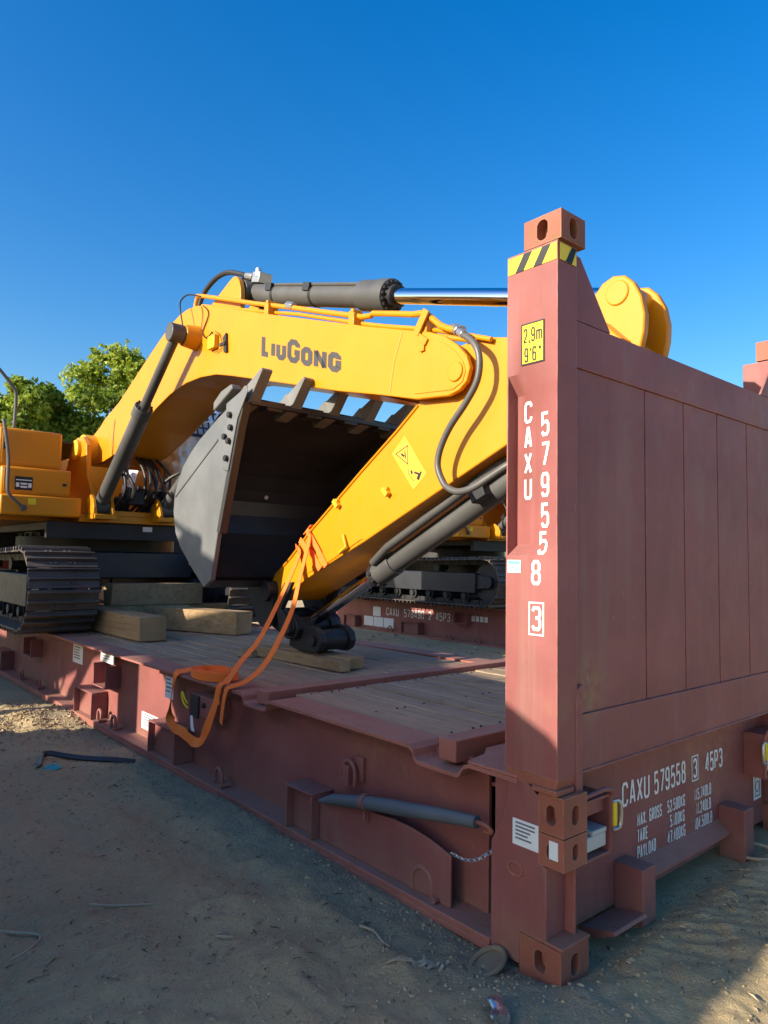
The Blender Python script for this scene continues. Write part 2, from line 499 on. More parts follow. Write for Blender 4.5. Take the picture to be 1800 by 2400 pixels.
# stroke letters: condensed stencil capitals on a 1 x 1 cell
def _r(x0, y0, x1, y1, k=0.22, parts='all'):
    return [(x0 + k, y0), (x1 - k, y0), (x1, y0 + k * .6), (x1, y1 - k * .6), (x1 - k, y1), (x0 + k, y1), (x0, y1 - k * .6), (x0, y0 + k * .6)]
GL = {
 '0': [('c', _r(0, 0, 1, 1))], 'O': [('c', _r(0, 0, 1, 1))],
 '1': [('o', [(.15, .78), (.5, 1), (.5, 0)])],
 '2': [('o', [(0, .8), (0, .87), (.22, 1), (.78, 1), (1, .87), (1, .66), (.9, .52), (0, .06), (0, 0), (1, 0)])],
 '3': [('o', [(0, .84), (.2, 1), (.78, 1), (1, .87), (1, .66), (.8, .53), (.4, .52)]), ('o', [(.8, .53), (1, .4), (1, .13), (.78, 0), (.2, 0), (0, .16)])],
 '4': [('o', [(.8, 0), (.8, 1), (.65, 1), (0, .3), (0, .22), (1.1, .22)])],
 '5': [('o', [(.95, 1), (.06, 1), (.04, .52), (.25, .6), (.78, .6), (1, .47), (1, .13), (.78, 0), (.2, 0), (0, .15)])],
 '7': [('o', [(0, 1), (1, 1), (1, .9), (.35, 0)])],
 '8': [('c', _r(.05, .52, .95, 1)), ('c', _r(0, 0, 1, .52))],
 '9': [('c', _r(0, .42, 1, 1)), ('o', [(1, .6), (1, .13), (.78, 0), (.2, 0), (0, .15)])],
 '6': [('c', _r(0, 0, 1, .58)), ('o', [(0, .4), (0, .87), (.22, 1), (.8, 1), (1, .85)])],
 'C': [('o', [(1, .76), (1, .87), (.78, 1), (.22, 1), (0, .87), (0, .13), (.22, 0), (.78, 0), (1, .13), (1, .24)])],
 'G': [('o', [(1, .76), (1, .87), (.78, 1), (.22, 1), (0, .87), (0, .13), (.22, 0), (.98, 0), (1, .47), (.55, .47)])],
 'A': [('o', [(0, 0), (.42, 1), (.58, 1), (1, 0)]), ('o', [(.2, .26), (.8, .26)])],
 'X': [('o', [(0, 0), (1, 1)]), ('o', [(0, 1), (1, 0)])],
 'U': [('o', [(0, 1), (0, .13), (.22, 0), (.78, 0), (1, .13), (1, 1)])],
 'P': [('o', [(0, 0), (0, 1), (.78, 1), (1, .87), (1, .58), (.78, .45), (.06, .45)])],
 'R': [('o', [(0, 0), (0, 1), (.78, 1), (1, .87), (1, .6), (.78, .48), (.06, .48)]), ('o', [(.5, .48), (1, 0)])],
 'M': [('o', [(0, 0), (0, 1), (.5, .35), (1, 1), (1, 0)])],
 'N': [('o', [(0, 0), (0, 1), (1, 0), (1, 1)])],
 'S': [('o', [(1, .82), (.78, 1), (.22, 1), (0, .87), (0, .64), (.2, .52), (.8, .5), (1, .38), (1, .13), (.78, 0), (.22, 0), (0, .16)])],
 'T': [('o', [(0, 1), (1, 1)]), ('o', [(.5, .94), (.5, 0)])],
 'E': [('o', [(1, 1), (0, 1), (0, 0), (1, 0)]), ('o', [(.06, .5), (.85, .5)])],
 'Y': [('o', [(0, 1), (.5, .45), (1, 1)]), ('o', [(.5, .45), (.5, 0)])],
 'L': [('o', [(0, 1), (0, 0), (.95, 0)])],
 'I': [('o', [(.5, 0), (.5, 1)])],
 'D': [('c', [(0, 0), (.7, 0), (1, .15), (1, .85), (.7, 1), (0, 1)])],
 'K': [('o', [(0, 0), (0, 1)]), ('o', [(1, 1), (.08, .5), (1, 0)])],
 'B': [('c', [(0, 0), (.75, 0), (1, .12), (1, .4), (.8, .52), (0, .52)]), ('c', [(0, .52), (.72, .52), (.92, .64), (.92, .88), (.72, 1), (0, 1)])],
 'm': [('o', [(0, 0), (0, .7), (.4, .7), (.5, .6), (.5, 0)]), ('o', [(.5, .6), (.62, .7), (.9, .7), (1, .6), (1, 0)])],
 '.': [('o', [(.4, 0), (.4, .13)])], ',': [('o', [(.45, .12), (.35, -.16)])],
 "'": [('o', [(.5, 1), (.5, .76)])], '"': [('o', [(.3, 1), (.3, .76)]), ('o', [(.7, 1), (.7, .76)])], ' ': [],
}
def letters(mb, text, org, right, up, h, w, stroke, gap, narrow={'1': .6, 'I': .3, '.': .25, ',': .3, "'": .35, ' ': .8, 'm': 1.5, 'M': 1.15, 'N': 1.1}):
    org, right, up = Vector(org), Vector(right).normalized(), Vector(up).normalized()
    nrm = right.cross(up)
    x = 0.0; k = 0
    for ch in text:
        cw = w * narrow.get(ch, 1.0)
        for typ, pts in GL[ch]:
            k += 1
            lift = nrm * (0.0003 * (k % 3))
            def fr(a, b_, x=x, cw=cw, lift=lift):
                return org + right * a + up * b_ + lift
            ins = stroke / 2
            P = [(x + ins + p[0] * (cw - stroke) if cw > stroke else x + cw / 2, ins + p[1] * (h - stroke)) for p in pts]
            if typ == 'c' :
                mb.strip2d(P, stroke, fr, True)
            else:
                mb.strip2d(P, stroke, fr)
        x += cw + gap
    return x

def rect(mb, org, right, up, w, h):
    o, r_, u = Vector(org), Vector(right).normalized(), Vector(up).normalized()
    return mb.add([o, o + r_ * w, o + r_ * w + u * h, o + u * h], [(0, 1, 2, 3)])

HEAVY = {'L': [('o', [(0, 1), (0, 0), (1, 0)])], 'I': [('o', [(0, 0), (0, 1)])],
 'U': [('o', [(0, 1), (0, .18), (.28, 0), (.72, 0), (1, .18), (1, 1)])],
 'G': [('o', [(1, .74), (1, .84), (.72, 1), (.28, 1), (0, .82), (0, .18), (.28, 0), (.72, 0), (1, .18), (1, .44), (.6, .44)])],
 'O': [('c', [(.28, 0), (.72, 0), (1, .18), (1, .82), (.72, 1), (.28, 1), (0, .82), (0, .18)])],
 'N': [('o', [(0, -.1), (0, 1.1)]), ('d', [(0, 1.05), (1, -.05)]), ('o', [(1, -.1), (1, 1.1)])]}
RX, UZ = Vector((0, -1, 0)), Vector((0, 0, 1))      # reading direction on faces that look to -x
RY = Vector((1, 0, 0))                              # and on faces that look to -y

# ------------------------------------------------------------------ ground
def vnoise(x, y, s, seed):
    x = x * s; y = y * s
    xi = np.floor(x).astype(int); yi = np.floor(y).astype(int)
    fx = x - xi; fy = y - yi
    fx = fx * fx * (3 - 2 * fx); fy = fy * fy * (3 - 2 * fy)
    def h(a, b_):
        n = (a * 374761393 + b_ * 668265263 + seed * 1442695041) & 0x7fffffff
        n = ((n ^ (n >> 13)) * 1274126177) & 0x7fffffff
        return ((n ^ (n >> 16)) & 0xffff) / 65535.0
    return (h(xi, yi) * (1 - fx) + h(xi + 1, yi) * fx) * (1 - fy) + (h(xi, yi + 1) * (1 - fx) + h(xi + 1, yi + 1) * fx) * fy

def ground_z(X, Y):
    X = np.asarray(X, float); Y = np.asarray(Y, float)
    z = 0.05 * (vnoise(X, Y, 0.55, 1) - 0.5) + 0.042 * (vnoise(X, Y, 1.7, 2) - 0.5) + 0.030 * (vnoise(X, Y, 5, 3) - 0.5)
    cl = vnoise(X, Y, 13, 4)
    z += 0.030 * np.clip(cl - 0.5, 0, 1) + 0.012 * (vnoise(X, Y, 23, 5) - 0.5) + 0.016 * np.clip(vnoise(X, Y, 9, 12) - .62, 0, 1)
    # faint wheel ruts running along the aisle
    for xr in (-.95, -.52):
        w_ = X - xr - .05 * np.sin(Y * .9)
        z -= .016 * np.exp(-(w_ / .10) ** 2) * (0.5 + 0.5 * vnoise(X, Y, 1.2, 15)) * np.clip((Y + 1.2) / .6, 0, 1)
        z += .010 * np.exp(-((np.abs(w_) - .16) / .05) ** 2) * vnoise(X, Y, 2.5, 16)
    # rake-like drag marks in the sand in front of the end beam
    g = np.exp(-((X - 1.25) / 0.75) ** 4 - ((Y + 0.02) / 0.30) ** 4)
    ph = (X * 0.75 + Y * 0.66) + 0.03 * vnoise(X, Y, 3, 8)
    z += g * (0.022 * np.abs(((ph * 13) % 1.0) - 0.5) * 2 * (0.4 + vnoise(X, Y, 4, 9)) - 0.008)
    # sunk a little under the racks
    def inside(x0, x1, y0, y1, e=0.12):
        a = np.clip((X - x0) / e + .5, 0, 1) * np.clip((x1 - X) / e + .5, 0, 1) * np.clip((Y - y0) / e + .5, 0, 1) * np.clip((y1 - Y) / e + .5, 0, 1)
        return a
    k = inside(0.0, 2.44, 0.0, 12.19)
    z = z * (1 - 0.8 * k) - 0.028 * k
    z += .045 * np.exp(-((X - .02) / .16) ** 2 - ((Y + .05) / .16) ** 2) * (1 - .7 * k)
    # low windrow of loose earth along the far part of the aisle
    z += 0.05 * np.exp(-((X + 0.35) / 0.55) ** 2 - ((Y - 5.6) / 0.35) ** 2) * (0.4 + vnoise(X, Y, 6, 6))
    return z

def axis_pts(lo, hi, step, far):
    mid = list(np.arange(lo, hi + 1e-6, step))
    a = []; s = step; p = lo
    while p > -far:
        s *= 1.22; p -= s; a.append(p)
    b_ = []; s = step; p = hi
    while p < far:
        s *= 1.22; p += s; b_.append(p)
    return np.array(a[::-1] + mid + b_)
gx = axis_pts(-2.6, 2.3, 0.018, 900)
gy = axis_pts(-0.9, 4.6, 0.018, 900)
X, Y = np.meshgrid(gx, gy)
Z = ground_z(X, Y)
far = np.clip((np.hypot(X, Y) - 18) / 30, 0, 1)
Z = Z * (1 - far)
nx, ny = len(gx), len(gy)
me = bpy.data.meshes.new('ground')
idx = np.arange(nx * ny).reshape(ny, nx)
quads = np.stack([idx[:-1, :-1], idx[:-1, 1:], idx[1:, 1:], idx[1:, :-1]], -1).reshape(-1, 4)
me.vertices.add(nx * ny)
me.vertices.foreach_set('co', np.stack([X, Y, Z], -1).ravel())
me.loops.add(quads.size)
me.loops.foreach_set('vertex_index', quads.ravel())
me.polygons.add(len(quads))
me.polygons.foreach_set('loop_start', np.arange(0, quads.size, 4))
me.polygons.foreach_set('loop_total', np.full(len(quads), 4))
me.polygons.foreach_set('use_smooth', np.ones(len(quads), bool))
me.update(calc_edges=True)
me.materials.append(M['ground'])
ground = bpy.data.objects.new('ground', me)
COL.objects.link(ground)
tag(ground, 'dusty sandy yard ground with drag marks and clods', None, None, 'structure')
gz = lambda x, y: float(ground_z(x, y))

# loose clods and pebbles, uncountable
mb = MB()
oct_v = [(1, 0, 0), (-1, 0, 0), (0, 1, 0), (0, -1, 0), (0, 0, 1), (0, 0, -1)]
oct_f = [(0, 2, 4), (2, 1, 4), (1, 3, 4), (3, 0, 4), (2, 0, 5), (1, 2, 5), (3, 1, 5), (0, 3, 5)]
def clod(x, y, r):
    a = rng.uniform(0, 6.28)
    z = gz(x, y) + r * 0.15
    vs = []
    for v in oct_v:
        k = r * rng.uniform(.6, 1.25)
        px, py = v[0] * k, v[1] * k
        vs.append((x + px * math.cos(a) - py * math.sin(a), y + px * math.sin(a) + py * math.cos(a), z + v[2] * k * .62))
    mb.add(vs, oct_f)
for i in range(4000):
    x = rng.uniform(-2.6, 0.05); y = rng.uniform(-0.8, 4.6) if i % 3 else rng.uniform(-0.8, 1.4)
    clod(x, y, abs(rng.gauss(0.0035, 0.003)) + 0.0018)
for i in range(1500):                     # gravel strip beside the rack
    y = rng.uniform(-0.1, 5.5); clod(-abs(rng.gauss(0.0, 0.22)) + 0.02, y, abs(rng.gauss(0.004, 0.003)) + 0.002)
for i in range(800):
    clod(rng.uniform(0.0, 2.6), rng.uniform(-0.75, 0.15), abs(rng.gauss(0.004, 0.004)) + 0.002)
for i in range(2200):
    clod(rng.gauss(-0.45, 0.5), rng.gauss(5.6, 0.45), abs(rng.gauss(0.006, 0.008)) + 0.004)
for i in range(500):
    clod(rng.uniform(3.2, 7.2), rng.uniform(3, 12), abs(rng.gauss(0.02, 0.014)) + 0.006)
lit = {'twig': MB(), 'bark': MB()}
for i in range(1500):
    q = lit['twig' if rng.random() < .45 else 'bark']
    x = rng.uniform(-2.4, 0.0); y = rng.uniform(-.9, 1.6) if i % 2 else rng.uniform(-.6, 4.8)
    if i % 7 == 0: x, y = rng.uniform(.3, 2.4), rng.uniform(-.8, .1)
    a = rng.gauss(.4, .7); l_ = abs(rng.gauss(.008, .009)) + .003; w_ = rng.uniform(.0012, .004); z = gz(x, y) + .003; c_, s_ = math.cos(a), math.sin(a)
    t1, t2 = rng.uniform(0, .006), rng.uniform(0, .006)
    q.add([(x - c_ * l_ - s_ * w_, y - s_ * l_ + c_ * w_, z + t1), (x - c_ * l_ + s_ * w_, y - s_ * l_ - c_ * w_, z), (x, y, z + .006), (x + c_ * l_ + s_ * w_, y + s_ * l_ - c_ * w_, z + t2), (x + c_ * l_ - s_ * w_, y + s_ * l_ + c_ * w_, z)],
          [(0, 1, 2), (2, 3, 4), (0, 2, 4)])
for k_, q in lit.items():
    tag(q.build('leaf_litter', k_, None, recalc=False), 'bits of dry leaf and bark strewn over the sand', None, None, 'stuff')
gr = mb.build('gravel', 'stone', None, recalc=False, smooth=20)
tag(gr, 'loose clods and pebbles scattered on the sandy ground', None, None, 'stuff')

# ------------------------------------------------------------------ flat rack
L, W, H = 12.192, 2.438, 2.896
def build_rack():
    root = thing('flat_rack', (1.219, 6.096, 0), 'rust red flat rack with white-lettered post and tall end wall nearest the viewer', 'flat rack', 'red flat racks parked side by side')
    half = lambda p: p
    DZ = 0.672                                      # top of the main deck
    # ---- long side beams, one mesh each side
    def side(mir):
        T = (lambda p: Vector((W - p.x, p.y, p.z))) if mir else None
        beam = MB(T)
        beam.box(0.150, 0.166, 0.47, L - 0.47, 0.034, 0.66)
        o = beam.build('side_beam', 'red', root, 0.0)
        fl = MB(T)
        top = []
        def half_prof():
            return [(.20, .684), (.455, .684), (.485, .672), (.505, .64), (.525, .628), (.765, .628), (.785, .640), (.795, .672), (.825, .689), (2.02, .689), (2.045, .68),
                    (2.055, .642), (2.075, .632), (2.295, .632), (2.315, .642), (2.325, .668), (2.345, .682), (2.40, .684)]
        a = half_prof()
        prof = a + [(4.2, DZ + .004), (8.0, DZ + .004)] + [(L - y, z) for y, z in a[::-1]]
        t = 0.016
        poly = prof + [(y, z - t) for y, z in prof[::-1]]
        # butt strips instead of one huge polygon
        n = len(prof)
        for i in range(n - 1):
            (y0, z0), (y1, z1) = prof[i], prof[i + 1]
            fl.add([(x, y, z) for x in (0, .218) for y, z in ((y0, z0), (y1, z1), (y1, z1 - t), (y0, z0 - t))],
                   [(0, 1, 5, 4), (3, 2, 6, 7), (0, 3, 2, 1), (4, 5, 6, 7)])
        fl.build('top_flange', 'red_deck', o, 0.0, 50)
        bf = MB(T)
        bf.box(0.0, 0.2, 0.335, L - 0.335, 0.006, 0.034)
        bf.box(0.0, 0.012, 0.335, L - 0.335, -0.02, 0.0055)
        bf.build('bottom_flange', 'red_deck', o, 0.004)
        # stake pockets with a dark mouth
        for y in (4.90, 7.3):
            p = MB(T)
            p.box(0.02, 0.149, y - .16, y - .148, .34, .54); p.box(0.02, 0.149, y + .148, y + .16, .34, .54)
            p.box(0.02, 0.149, y - .147, y + .147, .34, .352)
            p.build('stake_pocket', 'red', root, 0.003)
        # lashing blocks standing on the bottom flange
        for y0, y1 in ((1.57, 1.82), (3.27, 3.74), (5.02, 5.50), (8.4, 8.9), (10.4, 10.8)):
            p = MB(T)
            p.box(0.0, 0.149, y0, y1, .258, .270)
            p.box(0.0, 0.149, y0, y0 + .012, .035, .257)
            p.box(0.05, 0.062, y0 + .013, y1 - .013, .035, .257)
            p.prism([(y1 - .012, .035), (y1, .035), (y1, .257), (y1 - .012, .257)], 'x', 0.0, .149)
            p.prism([(y1 + .001, .035), (y1 + .14, .035), (y1 + .001, .20)], 'x', .085, .097)
            p.build('lashing_block', 'red', root, 0.004)
        # lashing rings
        for y, rr in ((.775, .062), (2.70, .05), (4.60, .05), (4.95, .045), (6.9, .05), (7.6, .05), (9.3, .05), (11.2, .05)):
            p = MB(T)
            pa = [(0.055, y + rr, .036), (0.055, y + rr, .075)] + [(0.055, y + rr * math.cos(a_), .085 + rr * math.sin(a_)) for a_ in np.linspace(0, math.pi, 9)] + [(0.055, y - rr, .075), (0.055, y - rr, .036)]
            p.tube(pa, 0.0125, 8)
            p.cyl((0.02, y - rr - .04, .05), (0.09, y - rr - .04, .05), 0.014, n=10)
            p.build('lashing_ring', 'red', root)
        return o
    near = side(False)
    side(True)

    # ---- details on the near long side only
    p = MB()
    arc = [(1.56, .036), (1.56, .235), (1.42, .262), (1.25, .280), (1.10, .292), (0.97, .306), (0.86, .302), (0.74, .292), (0.66, .282), (0.60, .272), (0.60, .036)]
    arc = [(1.56, .036), (1.56, .225), (1.46, .252), (1.30, .272), (1.12, .290), (0.97, .302), (0.86, .299), (0.74, .285), (0.66, .268), (0.60, .250), (0.60, .036)]
    p.prism(arc, 'x', 0.052, 0.064)
    p.box(0.065, 0.149, 1.545, 1.559, .036, .224)
    p.build('shield_plate', 'red', root, 0.003)
    p = MB()
    p.tube([(0.02, 1.52, .248), (0.02, 1.40, .288), (0.025, 1.15, .338), (0.03, .9, .378), (0.035, .6, .425), (0.04, .44, .445)], [.012, .028, .034, .034, .030, .026], 14)
    tb = p.build('stowed_pipe', 'blue_pipe', root)
    p = MB(); p.tube([(0.028, 1.165 + 0.0, .336 + .0)] * 1 + [(0.028, 1.135, .342)], .040, 14); p.box(0.03, .149, 1.14, 1.165, .25, .30)
    p.cyl((.02, 1.15, .30), (.02, 1.15, .255), .007, n=8)
    p.build('pipe_clamp', 'red', tb)
    p = MB(); p.box(.125, .149, 1.30, 1.36, .375, .50)
    p.tube([(0.10, 1.44, .34), (0.10, 1.44, .42), (0.10, 1.40, .47), (.10, 1.36, .47), (.10, 1.33, .43), (.10, 1.33, .35)], .012, 8, smooth=3)
    p.box(.085, .12, 1.37, 1.42, .35, .45)
    p.build('hook_bracket', 'red', root, 0.003)
    p = MB(); p.tube([(.04, .44, .445), (.02, .39, .455), (.02, .36, .45), (.03, .35, .43), (.04, .40, .42)], .009, 8, smooth=3)
    p.build('pipe_eye', 'red_cast', tb)
    ch = MB()
    for i in range(15):
        t_ = i / 14
        c_ = Vector((.062 - .04 * t_, .60 - .26 * t_, .262 + .105 * t_ - .035 * math.sin(math.pi * t_)))
        pa = [c_ + Vector((0, .012 * math.cos(a_), .006 * math.sin(a_))) if i % 2 else c_ + Vector((.006 * math.sin(a_), .012 * math.cos(a_), 0)) for a_ in np.linspace(0, 2 * math.pi, 9)]
        ch.tube(pa, .0022, 5)
    ch.build('safety_chain', 'steel', root)
    # winch housing under the strap, with its tag
    p = MB(); p.box(.02, .149, 2.735, 3.06, .44, .575)
    wb = p.build('lashing_winch', 'red', root, .004)
    p = MB(); p.box(.005, .019, 2.93, 3.055, .42, .57); p.cyl((.0, 2.86, .52), (.019, 2.86, .52), .016, n=12)
    p.build('winch_ratchet', 'black', wb, .003)
    p = MB(); p.tube([(.0, 3.08, .50), (-.01, 3.10, .53), (-.01, 3.14, .57), (-.01, 3.155, .55), (-.01, 3.12, .50), (0, 3.07, .47)], .006, 6, smooth=3)
    p.build('winch_handle_loop', 'sign_yellow', wb)
    p = MB(); p.add([(-.004, 3.02, .43), (-.004, 2.985, .435), (-.012, 2.95, .37), (-.012, 2.93, .335), (-.012, 2.985, .335), (-.006, 3.01, .37)], [(0, 1, 2, 3, 4, 5)])
    p.build('paper_tag', 'label', wb, recalc=False)
    # notices
    def notice(y0, y1, z0, z1, x, rows=5, red=True, parent=root):
        p = MB(); p.box(x - .004, x - .001, y0, y1, z0, z1)
        n_ = p.build('notice_label', 'label', parent)
        q = MB()
        hgt = (z1 - z0)
        for i in range(rows):
            zz = z1 - hgt * (0.16 + 0.74 * i / rows)
            wl = (y1 - y0) * rng.uniform(.45, .8)
            rect(q, (x - .0055, y1 - (y1 - y0) * .12, zz), RX, UZ, wl, hgt * .07)
        q.build('notice_print', 'ink', n_, recalc=False)
        return n_
    notice(3.86, 4.22, .10, .235, .149, 5)
    notice(3.44, 3.58, .46, .62, .06, 4)
    notice(4.76, 5.10, .545, .635, .10, 3)
    notice(5.75, 6.05, .42, .60, .149, 5)
    p = MB(); p.box(.03, .149, 3.36, 3.64, .63, .655); p.build('flange_stiffener', 'red', root, .002)

    # ---- deck boards
    bx = np.linspace(.222, W - .222, 12)
    def boards(y0, y1, zt):
        for i in range(11):
            b_ = MB()
            dz = rng.uniform(-.004, .003)
            b_.box(bx[i] + .010, bx[i + 1] - .010, y0 + rng.uniform(-.006, .006), y1 + rng.uniform(-.006, .006), zt - .055 + dz, zt + dz)
            b_.build('deck_board', 'board', root, .006)
    boards(.80, 2.085, .690); boards(2.415, L - 2.415, DZ); boards(L - 2.085, L - .80, .690)
    sub = MB()
    sub.box(.170, W - .170, .24, L - .24, .56, .575)
    for y in np.arange(1.0, L - .9, .55):
        sub.box(.170, W - .170, y, y + .08, .40, .559)
    sub.build('cross_members', 'red', root)
    sc = MB()
    for (ya, yb) in ((.80, 2.085), (L - 2.085, L - .80)):
        for i in range(11):
            for yy in (ya + .05, ya + .62, yb - .05):
                for k in (.35, .68) if i % 2 else (.5,):
                    sc.cyl((bx[i] * (1 - k) + bx[i + 1] * k, yy, .680), (bx[i] * (1 - k) + bx[i + 1] * k, yy, .6945), .0065, n=8)
    scr = sc.build('board_bolts', 'black', root); scr['kind'] = 'stuff'
    for fl in (0, 1):
        T = (lambda p: Vector((p.x, L - p.y, p.z))) if fl else None
        p = MB(T); p.box(.045, W - .045, 2.105, 2.235, .64, .722); p.box(.18, W - .18, 2.115, 2.225, .576, .639)
        p.build('cross_beam', 'red_deck', root, .006)
        p = MB(T); p.box(.06, W - .06, .585, .690, .645, .742); p.box(.18, W - .18, .60, .68, .576, .644)
        p.build('cross_beam', 'red_deck', root, .006)
        p = MB(T); p.prism([(.0, .205), (.10, .19), (W - .10, .19), (W, .205), (W, .46), (W - .14, .49), (W - .22, .55), (.22, .55), (.14, .49), (.0, .46)], 'z', .6845, .697)
        p.build('end_deck_plate', 'red_deck', root, .003)

    # ---- ends: posts, wall, base beam
    def end(fl):
        T = (lambda p: Vector((p.x, L - p.y, p.z))) if fl else None
        for mir in (0, 1):
            def TT(p, mir=mir, T=T):
                q = Vector((W - p.x, p.y, p.z)) if mir else Vector(p)
                return T(q) if T else q
            # upper corner post: -x face carries a long shallow recess
            z0, z1 = .722, 2.776
            a, b_ = .016, .262
            lev = [(z0, 0, 0), (1.548, 0, 0), (1.592, .055, .004), (2.20, .055, .004), (2.278, 0, 0), (z1, 0, 0)]
            p = MB(TT)
            vs = []
            for z, dl, dr in lev:
                ya, yb_ = (b_ - .010 if dl else b_ - .0065), a + (.004 if dr else 0.0)
                vs += [(0.0, b_, z), (0.0, b_ - .006, z)] + [(dl + (dr - dl) * q_ / 8, ya + (yb_ - ya) * q_ / 8, z) for q_ in range(9)] + [(0.128, a, z), (0.128, b_, z)]
            fs = []
            for i in range(len(lev) - 1):
                for k in range(13):
                    fs.append((i * 13 + k, i * 13 + (k + 1) % 13, i * 13 + 13 + (k + 1) % 13, i * 13 + 13 + k))
            fs += [tuple(range(13))[::-1], tuple(range(13 * (len(lev) - 1), 13 * len(lev)))]
            p.add(vs, fs)
            p.box(.1285, .158, .040, .258, .70, 2.772)
            post = p.build('corner_post', 'red', root, .004, 30)
            # foot of the folding post
            p = MB(TT); p.prism([(.262, .7215), (.016, .7215), (.03, .66), (.11, .645), (.15, .675), (.262, .685)], 'x', .004, .128)
            p.build('post_foot', 'red_cast', post, .004)
            p = MB(TT); p.box(.118, .158, .012, .036, .56, .99); p.prism([(.118, .99), (.16, .99), (.16, 1.06), (.128, 1.04)], 'y', .013, .036)
            p.build('hinge_strap', 'red', post, .003)
            # top corner casting with oval holes
            def casting(x0, x1, y0, y1, zz0, zz1, parent, hx=.026, hz=.042, xo=0, dz=0.0):
                p = MB(TT); cz = (zz0 + zz1) / 2; hh = (zz1 - zz0) / 2
                p.holed((x0, (y0 + y1) / 2, cz), (0, -1, 0), UZ, (y1 - y0) / 2, hh, hx, hz, .05, (0, dz))
                p.holed(((x0 + x1) / 2, y0, cz), (1, 0, 0), UZ, (x1 - x0) / 2, hh, hx, hz, .05, (0, dz))
                p.add([(x0, y0, zz1), (x1, y0, zz1), (x1, y1, zz1), (x0, y1, zz1), (x0, y0, zz0), (x1, y0, zz0), (x1, y1, zz0), (x0, y1, zz0)],
                      [(0, 1, 2, 3), (7, 6, 5, 4), (1, 5, 6, 2), (2, 6, 7, 3)])
                o = p.build('corner_casting', 'red_cast', parent, 0.0, 40)
                bm = bmesh.new(); bm.from_mesh(o.data); bmesh.ops.remove_doubles(bm, verts=bm.verts, dist=1e-4); bmesh.ops.recalc_face_normals(bm, faces=bm.faces)
                for f_ in bm.faces: f_.smooth = False
                bm.to_mesh(o.data); bm.free()
                return o
            casting(0.0, .162, 0.0, .178, 2.779, 2.896, post)
            # base post
            p = MB(TT)
            p.prism([(.332, .0), (.332, .42), (.30, .47), (.27, .535), (.245, .66), (.245, .683), (.10, .683), (.10, .40), (.068, .39), (.068, .119), (.19, .119), (.19, 0)], 'x', 0.004, .02)
            p.box(.021, .15, .24, .328, .0, .68)
            p.box(.021, .128, .072, .085, .12, .39)
            p.box(.129, .142, .03, .20, .12, .40)
            p.box(.021, .162, .10, .235, .40, .683)
            bp = p.build('base_post', 'red', root, .003)
            casting(0.0, .150, -.012, .0995, .52, .662, bp, .022, .036)
            casting(.001, .150, -.012, .0995, .40, .515, bp, .020, .030)
            casting(-.004, .170, -.004, .182, -.03, .120, bp, .026, .040, dz=.008)
            p = MB(TT); p.box(.0, .176, -.008, .186, .1205, .132); p.build('casting_plate', 'red_cast', bp, .003)
            p = MB(TT); p.box(-.012, .10, .01, .125, .665, .685); p.build('locking_bar', 'red_cast', bp, .004)
            # gusset between post and wall
            p = MB(TT); p.prism([(.160, 2.774), (.205, 2.774), (.430, 2.508), (.160, 2.508)], 'y', .052, .064)
            p.build('gusset', 'red', post)
            # hazard stripes, both outer faces
            if not fl:
                for face in ('x', 'y'):
                    fr0 = (lambda a_, b2: TT(Vector((-.0025, .258 - a_, 2.675 + b2)))) if face == 'x' else (lambda a_, b2: TT(Vector((.008 + a_, .0125, 2.675 + b2))))
                    wid = .238 if face == 'x' else .112
                    bgp = MB(); bgp.add([fr0(0, .024), fr0(wid, .024), fr0(wid, .092), fr0(0, .092)], [(0, 1, 2, 3)])
                    hz = bgp.build('hazard_sticker', 'sign_yellow', post, recalc=False)
                    st = MB()
                    lift = Vector((-.001, 0, 0)) if face == 'x' else Vector((0, -.001, 0))
                    if mir and face == 'x': lift = -lift
                    for k in range(2 if face == 'x' else 1):
                        o_ = .03 + .09 * k
                        st.add([fr0(o_ + .008, .024) + lift, fr0(o_ + .050, .024) + lift, fr0(min(wid, o_ + .042 + .05), .092) + lift, fr0(o_ + .05, .092) + lift], [(0, 1, 2, 3)])
                    st.build('hazard_stripe', 'sign_black', hz, recalc=False)
            if not fl and not mir:
                # height plate
                p = MB(); fr_ = lambda a_, b2: (-.003, .188 - a_, 2.308 + b2)
                rect(p, fr_(0, 0), RX, UZ, .112, .168); hp = p.build('height_sticker', 'sign_yellow', post, recalc=False)
                q = MB(); q.strip2d([(.003, .003), (.109, .003), (.109, .165), (.003, .165)], .006, lambda a_, b2: Vector((-.0042, .188 - a_, 2.308 + b2)), True)
                letters(q, '2,9m', (-.0045, .176, 2.397), RX, UZ, .058, .019, .0062, .006)
                letters(q, "9'6\"", (-.0045, .172, 2.318), RX, UZ, .058, .020, .0062, .006)
                q.build('height_print', 'sign_black', hp, recalc=False)
                # number down the post
                cols = []
                q = MB(); q.dense = .008; cols.append(q)
                for i, c_ in enumerate('CAXU'):
                    letters(q, c_, (.030, .206, 2.082 - i * .103), RX, UZ, .088, .046, .0125, 0)
                q = MB(); q.dense = .008; cols.append(q)
                for i, c_ in enumerate('5795'):
                    letters(q, c_, (.012, .108, 2.016 - i * .119), RX, UZ, .096, .046, .0125, 0)
                letters(q, '5', (.004, .116, 1.555), RX, UZ, .090, .046, .0125, 0)
                letters(q, '8', (-.003, .136, 1.437), RX, UZ, .096, .046, .0125, 0)
                q = MB(); q.dense = .008; cols.append(q)
                letters(q, '3', (-.003, .134, 1.262), RX, UZ, .094, .046, .0125, 0)
                q.strip2d([(0, 0), (.066, 0), (.066, .122), (0, .122)], .006, lambda a_, b2: Vector((-.003, .144 - a_, 1.247 + b2)), True)
